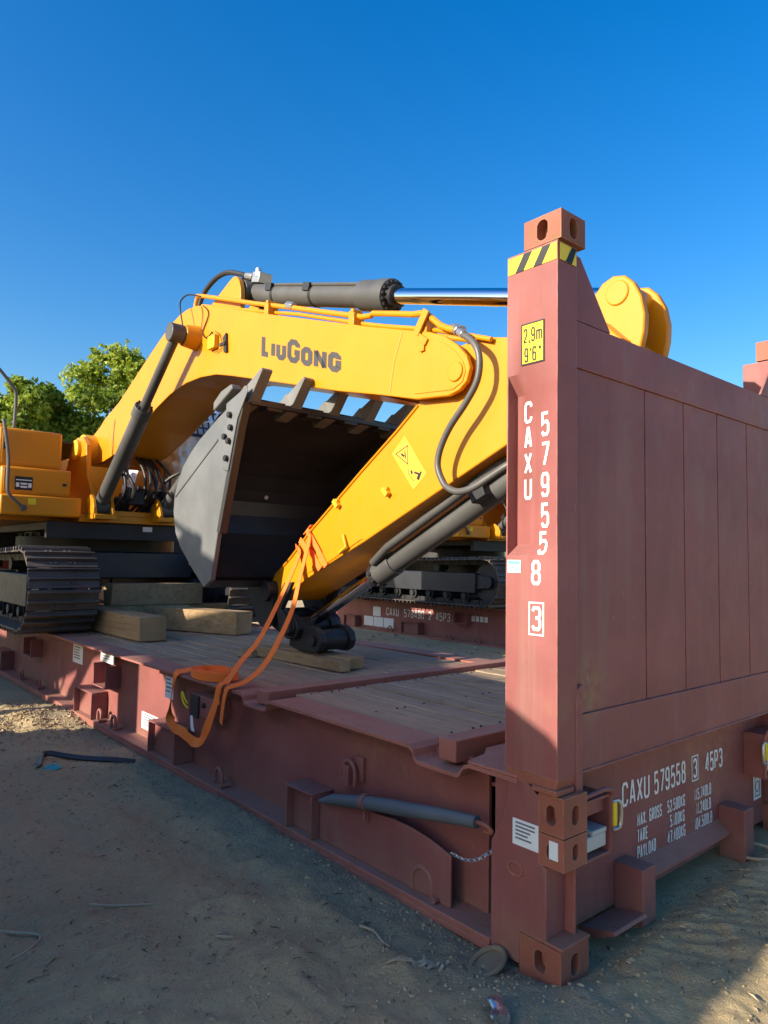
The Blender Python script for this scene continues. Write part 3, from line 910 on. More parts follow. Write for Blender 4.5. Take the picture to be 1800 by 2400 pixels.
                # tilt the upper figures onto the sloping floor of the recess
                def on_floor(v):
                    x, y, z = v
                    t_ = max(0, min(1, (b_ - .010 - y) / (b_ - .010 - a - .004)))
                    d = .055 + (.004 - .055) * t_
                    k = 0
                    if 1.592 <= z <= 2.20: k = 1
                    elif 1.548 < z < 1.592: k = (z - 1.548) / .044
                    elif 2.20 < z < 2.278: k = (2.278 - z) / .078
                    return (d * k - .0022 + (x % .001 if False else 0), y, z)
                for q in cols:
                    q.v = [on_floor(v) for v in q.v]
                    q.build('lettering', 'white', post, recalc=False)
                p = MB(); rect(p, (-.0025, .252, 1.482), RX, UZ, .066, .050)
                lb = p.build('cargo_sticker', 'label', post, recalc=False)
                q = MB(); letters(q, 'MG', (-.0035, .238, 1.492), RX, UZ, .020, .016, .004, .004); rect(q, (-.0035, .25, 1.516), RX, UZ, .06, .012)
                q.build('sticker_print', 'cyan_ink', lb, recalc=False)
                n_ = notice(.100, .222, .438, .535, .004, 5, parent=bp)
                q = MB(); q.box(-.012, .03, -.0128, .02, 0, 0) if False else None
                p = MB(); p.box(-.003, .0035, .012, .05, .435, .50); p.build('paint_patch', 'label', bp)
                # round emblem of weld bead low on the foot
                p = MB(); p.tube([(.002, .21 + .035 * math.cos(a_), .345 + .026 * math.sin(a_)) for a_ in np.linspace(0, 2 * math.pi, 17)], .005, 6)
                p.build('weld_ring', 'red_cast', bp)
        # end wall
        p = MB(T); p.box(.160, W - .160, .050, .20, 2.312, 2.504)
        wall = p.build('end_wall', 'red', root, .003)
        p = MB(T); p.box(.160, W - .160, .050, .20, .705, .930); p.box(.160, W - .160, .044, .0495, .705, .716); p.build('bottom_rail', 'red', wall, .003)
        ex = [.160, .722, 1.088, 1.452, 1.816, W - .160]
        for i in range(5):
            p = MB(T); p.box(ex[i] + (.005 if i else .001), ex[i + 1] - .005, .058, .10, .931, 2.311)
            p.build('wall_panel', 'red', wall, .0025)
        p = MB(T); p.box(.161, W - .161, .101, .19, .931, 2.311); p.build('wall_backing', 'red', wall)
        # base end beam
        p = MB(T); p.box(.166, W - .166, .180, .235, .03, .684); eb = p.build('end_beam', 'red', root, .003)
        p = MB(T); p.prism([(.179, .168), (.115, .118), (.115, .106), (.179, .150)], 'x', .765, 1.675); p.build('end_shelf', 'red_deck', eb)
        p = MB(T); p.prism([(.179, .02), (.03, .05), (.02, .04), (.10, .0), (.179, -.01)], 'x', .40, .645); p.build('end_skid', 'red_deck', eb)
        for x0 in (.650, 1.680):
            p = MB(T); p.box(x0, x0 + .108, .042, .1795, -.02, .218 if x0 < 1 else .245); p.build('end_bracket', 'red', eb, .004)
        # container lock in its pocket, both corners
        for mir in (0, 1):
            def TT(p, mir=mir, T=T):
                q = Vector((W - p.x, p.y, p.z)) if mir else Vector(p)
                return T(q) if T else q
            p = MB(TT)
            p.box(.18, .43, .06, .179, .572, .582); p.box(.42, .432, .06, .179, .34, .5715); p.box(.175, .419, .085, .095, .51, .571); p.box(.175, .419, .06, .179, .345, .355)
            p.tube([(.19, .045, .61), (.36, .045, .615), (.42, .05, .60), (.43, .06, .575), (.43, .065, .36)], .010, 8)
            lk = p.build('lock_pocket', 'red', eb, .002)
            p = MB(TT); p.box(.18, .415, .072, .17, .375, .432); p.box(.31, .415, .068, .17, .4325, .452); p.box(.20, .28, .08, .17, .4325, .465)
            p.build('twist_lock', 'lock', lk, .005)
            p = MB(TT); p.tube([(.44, .06, .545), (.475, .055, .545), (.49, .05, .525), (.49, .05, .455), (.475, .055, .435), (.44, .06, .435)], .009, 8, smooth=2)
            hd = p.build('lock_handle', 'steel', lk)
            p = MB(TT); p.box(.434, .458, .045, .072, .45, .545); p.build('handle_grip', 'sign_yellow', lk, .004)
        if not fl:
            Yp = .1775
            def word(*a_):
                q_ = MB(); letters(q_, *a_); q_.build('lettering', 'white', eb, recalc=False)
            word('CAXU', (.715, Yp, .430), RY, UZ, .108, .051, .013, .013)
            word('579558', (1.00, Yp, .430), RY, UZ, .108, .043, .0125, .011)
            q = MB()
            letters(q, '3', (1.395, Yp, .433), RY, UZ, .098, .043, .0125, .011)
            q.strip2d([(0, 0), (.066, 0), (.066, .122), (0, .122)], .006, lambda a_, b2: Vector((1.383 + a_, Yp, .421 + b2)), True)
            q.build('lettering', 'white', eb, recalc=False)
            word('45P3', (1.53, Yp, .436), RY, UZ, .100, .043, .0125, .010)
            for i, (a_, b2, c_) in enumerate((('MAX. GROSS', '52.500KG', '115.740LB'), ('TARE', '5.100KG', '11.240LB'), ('PAYLOAD', '47.400KG', '104.500LB'))):
                zz = .318 - i * .073
                word(a_, (.845, Yp, zz), RY, UZ, .058, .0195, .0068, .0052)
                word(b2, (1.125 if i != 1 else 1.15, Yp, zz), RY, UZ, .058, .0200, .0068, .0050)
                word(c_, (1.405 if i != 1 else 1.425, Yp, zz), RY, UZ, .058, .0200, .0068, .0050)
            p = MB(); rect(p, (2.13, .1775, .17), RY, UZ, .105, .145); cl = p.build('class_label', 'label', eb, recalc=False)
            q = MB(); q.strip2d([(.02, .02), (.085, .02), (.085, .125), (.02, .125)], .007, lambda a_, b2: Vector((2.13 + a_, .1765, .17 + b2)), True)
            q.strip2d([(.0525 + .024 * math.cos(t_), .072 + .03 * math.sin(t_)) for t_ in np.linspace(0, 6.28, 17)[:-1]], .008, lambda a_, b2: Vector((2.13 + a_, .1762, .17 + b2)), True)
            q.build('label_print', 'ink', cl, recalc=False)
    end(0); end(1)
    return root

rack = build_rack()

# ------------------------------------------------------------------ excavator
XC = 1.17
def build_excavator():
    root = thing('excavator', (XC, 8.5, .672), 'yellow crawler excavator standing on the near flat rack with its arm folded over the deck', 'excavator', 'yellow excavators on flat racks')
    DZ = .674
    # ---------- tracks
    R_ = .405
    cyf, cyr, cz = 6.52, 10.75, DZ + .055 + R_
    def loop_point(s, per):
        Ls = cyr - cyf
        s = s % per
        if s < Ls: return (cyf + s, cz - R_, 0.0)
        s -= Ls
        if s < math.pi * R_:
            a = s / R_; return (cyr + R_ * math.sin(a), cz - R_ * math.cos(a), a)
        s -= math.pi * R_
        if s < Ls:
            sag = -.035 * math.sin(math.pi * s / Ls)
            return (cyr - s, cz + R_ + sag, math.pi)
        s -= Ls
        a = s / R_; return (cyf - R_ * math.sin(a), cz + R_ * math.cos(a), math.pi + a)
    per = 2 * (cyr - cyf) + 2 * math.pi * R_
    nsh = 50
    pitch = per / nsh
    shoe = None
    for side in (-1, 1):
        x0, x1 = (-.30, .40) if side < 0 else (2 * XC - .40, 2 * XC + .30)
        xm = (x0 + x1) / 2
        fr = MB()
        fr.box(xm - .20, xm + .20, cyf + .25, cyr - .3, cz - .20, cz + .16)
        fr.prism([(cyf - .02, cz - .1), (cyf + .3, cz - .14), (cyf + .3, cz + .14), (cyf - .02, cz + .1)], 'x', xm - .16, xm - .11)
        fr.prism([(cyf - .02, cz - .1), (cyf + .3, cz - .14), (cyf + .3, cz + .14), (cyf - .02, cz + .1)], 'x', xm + .11, xm + .16)
        tf = fr.build('track', 'navy', root, .012)
        w = MB(); w.cyl((xm - .10, cyf, cz), (xm + .10, cyf, cz), R_ - .05, n=36); w.cyl((xm - .17, cyf, cz), (xm + .17, cyf, cz), .11, n=20)
        w.build('idler', 'navy', tf, .01)
        w = MB(); w.cyl((xm - .09, cyr, cz), (xm + .09, cyr, cz), R_ - .06, n=36); w.cyl((xm - .22, cyr, cz), (xm + .22, cyr, cz), .24, n=28)
        w.build('sprocket', 'navy', tf, .01)
        for k in range(8):
            yy = cyf + .52 + k * (cyr - cyf - 1.0) / 7
            w = MB(); w.cyl((xm - .17, yy, cz - R_ + .145), (xm + .17, yy, cz - R_ + .145), .10, n=20); w.cyl((xm - .21, yy, cz - R_ + .145), (xm + .21, yy, cz - R_ + .145), .055, n=16)
            w.build('roller', 'black', tf)
        for yy in (cyf + 1.3, cyr - 1.3):
            w = MB(); w.cyl((xm - .13, yy, cz + R_ - .145), (xm + .13, yy, cz + R_ - .145), .075, n=18); w.box(xm - .05, xm + .05, yy - .05, yy + .05, cz + .1, cz + R_ - .16)
            w.build('carrier_roller', 'black', tf)
        lk = MB()
        for k in range(nsh):
            y, z, a = loop_point((k + .5) * pitch, per)
            c, s_ = math.cos(a), math.sin(a)
            for dx in (-.095, .095):
                lk.obox((xm + dx, y - s_ * .0 + (-s_) * .042, z + c * .042), (1, 0, 0), (0, c, s_), (0, -s_, c), .022, pitch * .46, .038)
        lk.build('track_chain', 'black', tf)
        for k in range(nsh):
            y, z, a = loop_point((k + .5) * pitch, per)
            if shoe is None:
                q = MB(); hw = .35
                q.box(-hw, hw, -pitch * .49, pitch * .49, -.016, 0)
                for yy in (-pitch * .40, pitch * .06):
                    q.prism([(yy - .013, -.0165), (yy + .013, -.0165), (yy + .008, -.056), (yy - .008, -.056)], 'x', -hw, hw)
                for dx in (-.12, -.07, .07, .12):
                    q.cyl((dx, pitch * .27, -.0165), (dx, pitch * .27, -.032), .014, n=6)
                shoe = q.build('track_shoe', 'track', tf, .003)
                so = shoe
            else:
                so = shoe.copy(); COL.objects.link(so)
                so.parent = tf
            so.matrix_parent_inverse = Matrix.Identity(4)
            so.location = (xm, y, z); so.rotation_euler = (a, 0, 0)
    # ---------- undercarriage and turntable
    p = MB()
    p.box(.45, 2 * XC - .45, 7.35, 9.7, 1.22, 1.55)
    p.box(.45, 2 * XC - .45, 7.05, 7.345, 1.235, 1.545)
    for sx in (1, -1):
        p.obox((XC + sx * .9, 7.2, 1.05), (1, 0, 0), (0, 1, 0), (0, 0, 1), .18, .25, .17)
    uc = p.build('undercarriage', 'navy', root, .01)
    p = MB(); p.box(1.85, 1.90, 7.04, 7.046, 1.40, 1.50); p.build('serial_label', 'label', uc)
    p = MB(); p.cyl((XC, 8.5, 1.555), (XC, 8.5, 1.74), 1.02, n=64); p.cyl((XC, 8.5, 1.741), (XC, 8.5, 1.87), .92, n=64)
    tt = p.build('turntable', 'black', root, .006)
    p = MB()
    for k in range(40):
        a = 2 * math.pi * k / 40
        p.cyl((XC + .97 * math.cos(a), 8.5 + .97 * math.sin(a), 1.7405), (XC + .97 * math.cos(a), 8.5 + .97 * math.sin(a), 1.78), .022, n=6)
    bl = p.build('ring_bolts', 'black', tt); bl['kind'] = 'stuff'
    p = MB(); p.box(.10, 2.25, 7.05, 7.12, 1.70, 1.895); p.box(.15, 2.2, 7.13, 9.8, 1.80, 1.895)
    us = p.build('swing_frame_underside', 'black', root, .006)
    p = MB(); p.box(1.22, 1.34, 7.042, 7.048, 1.81, 1.87); p.build('frame_label', 'label', us)
    p = MB(); p.box(.05, 3.0, 9.55, 9.75, 1.45, 1.795); p.build('rear_crossbeam', 'black', root, .006)
    # ---------- upper frame
    p = MB()
    p.box(.44, 2.05, 7.0, 12.0, 1.90, 1.985)
    p.box(-.42, .439, 7.35, 12.0, 1.90, 2.05)
    p.box(2.051, 2.78, 7.2, 12.0, 1.90, 2.05)
    up = p.build('upper_frame', 'yellow', root, .008)
    # right-hand steps, tool box and tank (toward -x)
    p = MB(); p.box(-.42, .435, 6.92, 7.55, 1.94, 2.165)
    st = p.build('step_box', 'yellow', root, .02)
    p = MB(); p.box(-.14, -.06, 6.914, 6.92, 2.06, 2.13); p.build('reflector', 'sign_yellow', st)
    p = MB(); p.box(-.40, .335, 7.02, 7.9, 2.17, 2.485)
    tb = p.build('tool_box', 'yellow', root, .02)
    p = MB(); p.box(-.375, .31, 7.0125, 7.0195, 2.20, 2.46); p.build('box_door', 'yellow', tb, .003)
    p = MB(); p.box(.24, .285, 7.004, 7.0124, 2.30, 2.33); p.build('door_latch', 'black', tb, .003)
    p = MB(); p.box(-.262, -.08, 7.006, 7.0122, 2.225, 2.375); lb = p.build('badge', 'sign_black', tb, .002)
    q = MB()
    rect(q, (-.252, 7.0048, 2.33), RY, UZ, .162, .012); rect(q, (-.252, 7.0048, 2.255), RY, UZ, .035, .05); rect(q, (-.205, 7.0048, 2.285), RY, UZ, .07, .02)
    rect(q, (-.205, 7.0048, 2.25), RY, UZ, .07, .02); rect(q, (-.125, 7.0048, 2.255), RY, UZ, .035, .05)
    q.build('badge_print', 'label', lb, recalc=False)
    p = MB(); p.box(-.42, .25, 7.12, 8.9, 2.49, 2.93)
    tk = p.build('fuel_tank', 'yellow', root, .025)
    p = MB(); p.box(-.385, .225, 7.1135, 7.1195, 2.525, 2.895); p.build('tank_panel', 'yellow', tk, .003)
    p = MB(); p.box(-.375, -.345, 7.104, 7.1134, 2.68, 2.76); p.build('panel_latch', 'black', tk, .003)
    p = MB(); p.cyl((-.36, 7.35, 2.93), (-.36, 7.35, 2.99), .06, n=20); p.build('filler_cap', 'yellow_dull', tk, .006)
    p = MB(); p.box(-.40, 1.0, 7.9, 10.2, 2.931, 2.965); p.build('tread_plate', 'black', tk, .004)
    p = MB(); p.box(-.41, .66, 8.91, 10.8, 2.06, 2.93); p.build('pump_door', 'yellow', root, .02)
    p = MB(); p.prism([(9.9, 2.06), (11.3, 2.06), (11.75, 2.2), (11.75, 2.95), (9.9, 3.0)], 'x', .67, 2.76)
    hood = p.build('engine_hood', 'yellow', root, .03)
    p = MB(); p.prism([(-.42, 10.81), (2.78, 10.81), (2.78, 11.9), (2.3, 12.25), (.05, 12.25), (-.42, 11.9)], 'z', 2.06, 2.90)
    p.build('counterweight', 'yellow', root, .04)
    p = MB(); p.cyl((1.6, 10.6, 2.99), (1.6, 10.6, 3.35), .07, n=20); p.build('exhaust', 'black', hood)
    # handrails beside the steps
    p = MB()
    p.tube([(-.47, 7.32, 3.66), (-.40, 7.32, 3.60), (-.27, 7.32, 3.44), (-.225, 7.32, 3.33), (-.23, 7.32, 2.94)], .019, 10, smooth=4)
    p.build('handrail', 'grey', root)
    p = MB(); p.tube([(-.43, 6.90, 2.98), (-.41, 6.88, 2.85), (-.37, 6.87, 2.56), (-.365, 6.87, 2.27), (-.345, 6.87, 2.16), (-.24, 6.88, 2.06), (-.19, 6.90, 2.02)], .019, 10, smooth=4)
    p.cyl((-.19, 6.88, 2.02), (-.19, 6.925, 2.02), .035, n=14)
    p.build('handrail', 'grey', root)
    # boom foot brackets
    for x in (.66, 1.62):
        p = MB(); p.prism([(7.05, 1.986), (8.6, 1.986), (8.45, 2.5), (8.15, 2.95), (7.95, 3.03), (7.72, 3.02), (7.56, 2.9), (7.5, 2.5), (7.2, 2.15)], 'x', x, x + .06)
        bk = p.build('boom_bracket', 'yellow', root, .01)
        p = MB(); p.cyl((x - .05, 7.87, 2.86), (x + .11, 7.87, 2.86), .13, n=28); p.build('foot_pin', 'yellow_dull', bk, .008)
    p = MB(); p.box(.80, 1.56, 7.02, 7.06, 1.986, 2.05); p.build('valve_guard', 'yellow', up, .004)
    # control valve and hose bundle between the boom cylinders
    for i in range(9):
        p = MB(); a = rng.uniform(.92, 1.5); y = rng.uniform(7.0, 7.5); z = 2.06 + rng.uniform(0, .25)
        p.obox((a, y, z), (1, rng.uniform(-.2, .2), 0), (0, 1, 0), (0, 0, 1), rng.uniform(.05, .10), rng.uniform(.05, .12), rng.uniform(.05, .10))
        p.cyl((a, y, z), (a + rng.uniform(-.05, .05), y - .12, z + .12), .03, n=10)
        p.build('valve_block', 'black', root, .008)
    hb = MB()
    for i in range(9):
        a = .88 + .075 * i
        hb.tube([(a, 7.2, 2.05), (a + rng.uniform(-.06, .06), 6.95 - rng.uniform(0, .15), 2.28), (a + rng.uniform(-.08, .08), 6.95, 2.55), (XC + (a - XC) * .6, 7.25, 2.82)], .018, 8, smooth=5)
    hb.tube([(.76, 6.7, 2.42), (.80, 6.80, 2.52), (.92, 6.95, 2.46), (1.0, 7.05, 2.30)], .02, 8, smooth=5)
    hb.tube([(1.42, 7.0, 2.10), (1.40, 6.9, 2.40), (1.55, 6.7, 2.56), (1.8, 6.6, 2.60), (1.95, 6.6, 2.58)], .02, 8, smooth=5)
    hb.build('boom_hoses', 'rubber', root)
    # cab, shipped in silver film
    p = MB(); cabp = [(7.2, 2.06), (9.05, 2.06), (9.05, 3.95), (8.0, 4.0), (7.55, 3.95), (7.2, 3.0)]
    p.prism(cabp, 'x', 1.80, 2.76)
    cab = p.build('cab', 'yellow', root, .04)
    p = MB(); p.prism([(7.3, 2.95), (8.9, 2.95), (8.9, 3.8), (8.0, 3.85), (7.62, 3.8)], 'x', 1.79, 1.799); p.build('side_window', 'glass', cab)
    p = MB(); p.add([(1.86, 7.19, 2.98), (2.70, 7.19, 2.98), (2.70, 7.53, 3.88), (1.86, 7.53, 3.88)], [(0, 1, 2, 3)]); p.build('windscreen', 'glass', cab, recalc=False)
    # crumpled film: a rumpled sheet round the front and inner side of the cab
    wv = []; wf = []; nu, nv = 110, 70
    path = [(1.70, 9.0), (1.70, 7.12), (1.78, 7.02), (2.80, 7.02)]
    ds = [0]
    for i in range(3): ds.append(ds[-1] + math.dist(path[i], path[i + 1]))
    for j in range(nv):
        for i in range(nu):
            s_ = ds[-1] * i / (nu - 1)
            k = max(q_ for q_ in range(3) if ds[q_] <= s_ + 1e-9)
            t_ = (s_ - ds[k]) / (ds[k + 1] - ds[k])
            x = path[k][0] + (path[k + 1][0] - path[k][0]) * t_; y = path[k][1] + (path[k + 1][1] - path[k][1]) * t_
            z = 2.25 + 1.28 * j / (nv - 1)
            n1 = float(vnoise(np.array(s_ * 1.0), np.array(z), 5.0, 21)) - .5; n2 = float(vnoise(np.array(s_), np.array(z * 1.0), 13.0, 22)) - .5
            off = .20 * n1 + .09 * n2
            rake = .34 * max(0, (z - 3.0)) if y < 7.2 else 0
            wv.append((x - off if k == 0 else x, y + rake - (off if k else 0), z + .07 * n2))
    for j in range(nv - 1):
        for i in range(nu - 1):
            wf.append((j * nu + i, j * nu + i + 1, (j + 1) * nu + i + 1, (j + 1) * nu + i))
    p = MB(); p.add(wv, wf); p.build('plastic_film', 'wrap', cab, recalc=False, smooth=60)
    # falling-object guard over the screen
    p = MB()
    for i in range(12):
        x = 1.80 + .96 * i / 11
        p.tube([(x, 6.98, 3.10), (x, 7.33, 4.02)], .011, 6)
    for j in range(9):
        t_ = j / 8; p.tube([(1.80, 6.98 + .35 * t_, 3.10 + .92 * t_), (2.76, 6.98 + .35 * t_, 3.10 + .92 * t_)], .011, 6)
    for x in (1.80, 2.76): p.tube([(x, 6.97, 3.10), (x, 7.32, 4.03)], .022, 8)
    for t_ in (0, 1): p.tube([(1.78, 6.97 + .35 * t_, 3.10 + .93 * t_), (2.78, 6.97 + .35 * t_, 3.10 + .93 * t_)], .022, 8)
    p.build('screen_guard', 'navy', cab)

    # ---------- boom
    top = [(8.02, 2.80), (8.04, 2.98), (7.90, 3.08), (7.66, 3.16), (7.50, 3.24), (7.02, 3.385), (6.69, 3.53), (6.29, 3.71), (5.88, 3.885), (5.56, 4.005), (5.36, 4.05), (5.18, 4.065), (4.98, 4.05), (4.60, 3.945), (3.43, 3.555), (2.22, 3.165)]
    bot = [(2.10, 2.655), (2.54, 2.755), (3.49, 3.00), (4.19, 3.18), (4.49, 3.25), (4.82, 3.285), (5.16, 3.285), (5.54, 3.23), (5.9, 3.13), (6.35, 2.965), (7.01, 2.76), (7.54, 2.69), (7.84, 2.70)]
    b0, b1 = .85, 2 * XC - .85
    fork = [(2.22, 3.165), (1.59, 2.975), (1.46, 2.92), (1.35, 2.84), (1.275, 2.76), (1.245, 2.68), (1.27, 2.60), (1.33, 2.555), (1.42, 2.535), (1.71, 2.56), (2.10, 2.655)]
    p = MB()
    side_poly = top + fork[1:-1] + bot
    p.prism(side_poly, 'x', b0, b0 + .035); p.prism(side_poly, 'x', b1 - .035, b1)
    def plate(pts, off):
        for i in range(len(pts) - 1):
            (y0, z0), (y1, z1) = pts[i], pts[i + 1]
            p.add([(x, y, z) for x in (b0 + .0352, b1 - .0352) for (y, z) in ((y0, z0), (y1, z1), (y1, z1 + off), (y0, z0 + off))],
                  [(0, 1, 5, 4), (3, 2, 6, 7)])
    plate(top, -.02); plate(bot, .02)
    p.box(b0 + .036, b1 - .036, 2.12, 2.14, 2.67, 3.13)
    boom = p.build('boom', 'yellow', root, .006, 28)
    p = MB(); p.cyl((.70, 7.87, 2.87), (1.64, 7.87, 2.87), .20, n=36); p.build('boom_foot_boss', 'yellow_dull', boom, .01)
    p = MB(); p.cyl((b0 - .018, 1.355, 2.672), (b1 + .018, 1.355, 2.672), .062, n=32); p.build('stick_pin', 'yellow', boom, .006)
    for sx in (b0 - .0055, b1):
        p = MB(); p.prism([(1.62, 2.945), (1.47, 2.885), (1.36, 2.80), (1.295, 2.72), (1.275, 2.66), (1.30, 2.60), (1.38, 2.565), (1.72, 2.595)], 'x', sx, sx + .0055)
        p.build('fork_doubler', 'yellow', boom, .002)
    # weld seams on the side plate
    p = MB()
    def seam(pts, x=b0): p.tube([(x + .001, y, z) for y, z in pts], .006, 6)
    seam([(7.52, 3.22), (7.30, 3.00), (7.22, 2.74)]); seam([(1.85, 3.04), (1.93, 2.85), (1.97, 2.64)])
    p.build('weld_seam', 'yellow', boom)
    # rear lug for the stick cylinder
    for x in (.96, 1.33):
        p = MB(); p.prism([(4.93, 4.03), (4.48, 4.20), (4.42, 4.215), (4.36, 4.20), (4.31, 4.15), (4.27, 4.06), (4.26, 3.85), (4.7, 3.97)], 'x', x, x + .05)
        p.build('cylinder_lug', 'yellow', boom, .006)
    # side bosses carrying the boom cylinders
    for xa, xb in ((.70, b0 + .002), (1.64, b1 - .002)):
        p = MB(); p.cyl((xa, 4.93, 3.70), (xb, 4.93, 3.70), .105, .125, n=28); p.build('cylinder_boss', 'yellow', boom, .008)
    # lettering on both sides
    q = MB()
    dr = Vector((0, -1.215, -.395)).normalized(); du = Vector((0, -.30, .954)); du = (Vector((0, 0, 1)) - dr * dr.z * 0).normalized()
    x = 0.0; base = Vector((b0 - .0015, 3.665, 3.255))
    for ch, big, cw in (('L', 1, .150), ('I', 0, .066), ('U', 0, .162), ('G', 1, .195), ('O', 0, .170), ('N', 0, .180), ('G', 0, .175)):
        h_ = .195 if big else .152
        for typ, pts in HEAVY[ch]:
            k_ = 1.4; st_ = .047
            fr = lambda a_, b2, x=x: base + dr * (x + a_ * k_) + du * b2
            wq = max(cw / k_, st_)
            q.strip2d([(st_ / 2 + c_[0] * (wq - st_), st_ / 2 + c_[1] * (h_ - st_)) for c_ in pts], st_ * (.86 if typ == 'd' else 1), fr, typ == 'c')
        x += cw + .018
    q.build('lettering', 'logo', boom, recalc=False)
    # lamp box and valve on the side
    p = MB(); p.box(.80, .849, 4.46, 4.60, 3.50, 3.63); lm = p.build('work_lamp', 'yellow_dull', boom, .008)
    p = MB(); p.prism([(4.26, 3.42), (4.31, 3.42), (4.33, 3.57), (4.28, 3.60)], 'x', .825, .849); p.box(.81, .8245, 4.27, 4.37, 3.485, 3.515); p.build('lamp_bracket', 'black', lm)
    p = MB()
    p.tube([(.72, 4.98, 3.80), (.72, 5.05, 3.98), (.74, 5.10, 4.10), (.78, 5.02, 4.155), (.84, 4.86, 4.11)], .008, 6, smooth=5)
    p.tube([(.842, 4.80, 4.0), (.84, 4.70, 3.93), (.84, 4.68, 3.86), (.84, 4.78, 3.74), (.83, 4.72, 3.66), (.82, 4.60, 3.645), (.81, 4.52, 3.66), (.81, 4.50, 3.60)], .006, 6, smooth=5)
    p.tube([(.842, 4.84, 4.0), (.838, 4.80, 3.9), (.836, 4.82, 3.75)], .004, 6, smooth=4)
    p.tube([(.82, 4.48, 3.66), (.83, 4.40, 3.60), (.835, 4.36, 3.48), (.83, 4.50, 3.46)], .004, 6, smooth=4)
    p.build('lamp_cable', 'rubber', boom)
    # pipes along the top of the boom
    p = MB(); p.tube([(.90, 5.10, 4.08), (.90, 5.06, 4.165), (.90, 4.95, 4.155), (.90, 3.87, 3.785), (.90, 3.30, 3.60), (.90, 2.34, 3.275), (.90, 2.22, 3.27), (.90, 1.80, 3.155), (.88, 1.66, 3.12), (.86, 1.50, 2.995), (.84, 1.36, 2.93)], .021, 10, smooth=2)
    p1 = p.build('boom_pipe', 'yellow', boom)
    p = MB(); p.tube([(.93, 5.0, 4.075), (.93, 3.6, 3.64), (.93, 3.21, 3.525), (.93, 2.33, 3.225), (.93, 1.97, 3.115), (.92, 1.65, 3.02), (.90, 1.45, 2.95), (.90, 1.12, 2.83)], .016, 10, smooth=2)
    p.tube([(1.40, 5.0, 4.08), (1.40, 3.6, 3.66), (1.40, 1.65, 3.05)], .021, 10)
    p.build('boom_pipe', 'yellow', boom)
    for y, z in ((3.62, 3.68), (2.42, 3.29), (1.66, 3.06)):
        p = MB(); p.obox((.905, y, z - .02), (1, 0, 0), dr, (0, 0, 1), .05, .035, .055); p.cyl((.86, y, z + .042), (.95, y, z + .042), .02, n=10)
        p.build('pipe_clamp', 'yellow', boom, .005)
    p = MB(); p.obox((.835, 1.655, 3.05), (1, 0, 0), (0, .82, .57), (0, -.57, .82), .007, .028, .085); p.obox((.835, 1.640, 2.935), (1, 0, 0), (0, .6, -.8), (0, .8, .6), .0065, .022, .045)
    p.obox((.835, 1.645, 2.88), (1, 0, 0), (0, 1, 0), (0, 0, 1), .006, .022, .022); p.build('pipe_bracket', 'yellow', boom, .002)
    for (y, z) in ((3.30, 3.615), (1.40, 2.955)):
        p = MB(); p.cyl((.90, y + .05, z + .018), (.90, y - .05, z - .018), .034, n=6); p.build('pipe_union', 'steel', boom, .003)

    # ---------- boom cylinders
    for x in (.64, 1.70):
        A = Vector((x, 4.93, 3.705)); B = Vector((x if x < 1 else 1.43, 6.90, 2.10)); d = (B - A).normalized()
        p = MB(); p.cyl(A + d * 1.02, B, .078, n=28); p.cyl(A + d * .98, A + d * 1.12, .098, n=28); p.cyl((B.x - .08, B.y, B.z - .02), (B.x + .08, B.y, B.z - .02), .11, n=24)
        bc = p.build('boom_cylinder', 'grey', root, .006)
        p = MB(); p.cyl(A, A + d * .979, .049, n=24); p.build('cylinder_rod', 'grey', bc)
        p = MB(); p.cyl((x - .085, A.y, A.z), (x + .06, A.y, A.z), .092, n=28); p.build('rod_eye', 'grey', bc, .008)
        p = MB(); sd = -1 if x < 1 else 1
        p.tube([A + d * 1.10 + Vector((.09, -.01, .06)), A + d * 1.2 + Vector((.11, -.02, .06)), A + d * 1.9 + Vector((.11, -.02, .06)), A + d * 2.1 + Vector((.18, .0, .02))], .016, 8)
        p.build('cylinder_pipe', 'steel', bc)
        p = MB()
        for k in range(12):
            a = 2 * math.pi * k / 12; u = Vector((1, 0, 0)); w_ = d.cross(u)
            c_ = A + d * .98 + (u * math.cos(a) + w_ * math.sin(a)) * .082
            p.cyl(c_, c_ - d * .02, .011, n=6)
        p.build('gland_bolts', 'black', bc)
        p = MB(); p.prism([(6.72, 1.986), (7.12, 1.986), (7.02, 2.18), (6.90, 2.22), (6.80, 2.16)], 'x', B.x - .12, B.x - .085); p.prism([(6.72, 1.986), (7.12, 1.986), (7.02, 2.18), (6.90, 2.22), (6.80, 2.16)], 'x', B.x + .085, B.x + .12)
        p.box(B.x - .125, B.x + .125, 6.70, 6.995, 1.93, 1.985)
        p.build('cylinder_mount', 'yellow', bc, .006)

    # ---------- stick cylinder on top of the boom
    A = Vector((XC, 4.39, 4.085)); B = Vector((XC, .39, 2.945)); d = (B - A).normalized()
    p = MB(); p.cyl(A + d * .02, A + d * 1.98, .098, n=36); p.cyl(A + d * 1.80, A + d * 2.02, .120, n=36); p.cyl(A + d * 2.021, A + d * 2.15, .128, n=36)
    p.cyl((XC - .14, A.y, A.z), (XC + .14, A.y, A.z), .11, n=24)
    sc = p.build('stick_cylinder', 'grey', root, .006)
    p = MB(); p.cyl(A + d * 2.151, A + d * 2.21, .085, n=30); p.build('gland', 'black', sc, .004)
    p = MB(); p.cyl(A + d * 2.211, B, .058, n=32); p.build('cylinder_rod', 'chrome', sc)
    p = MB(); u = Vector((1, 0, 0)); w_ = d.cross(u)
    for k in range(16):
        a = 2 * math.pi * k / 16; c_ = A + d * 2.15 + (u * math.cos(a) + w_ * math.sin(a)) * .106
        p.cyl(c_, c_ + d * .022, .0125, n=6)
    p.build('gland_bolts', 'black', sc)
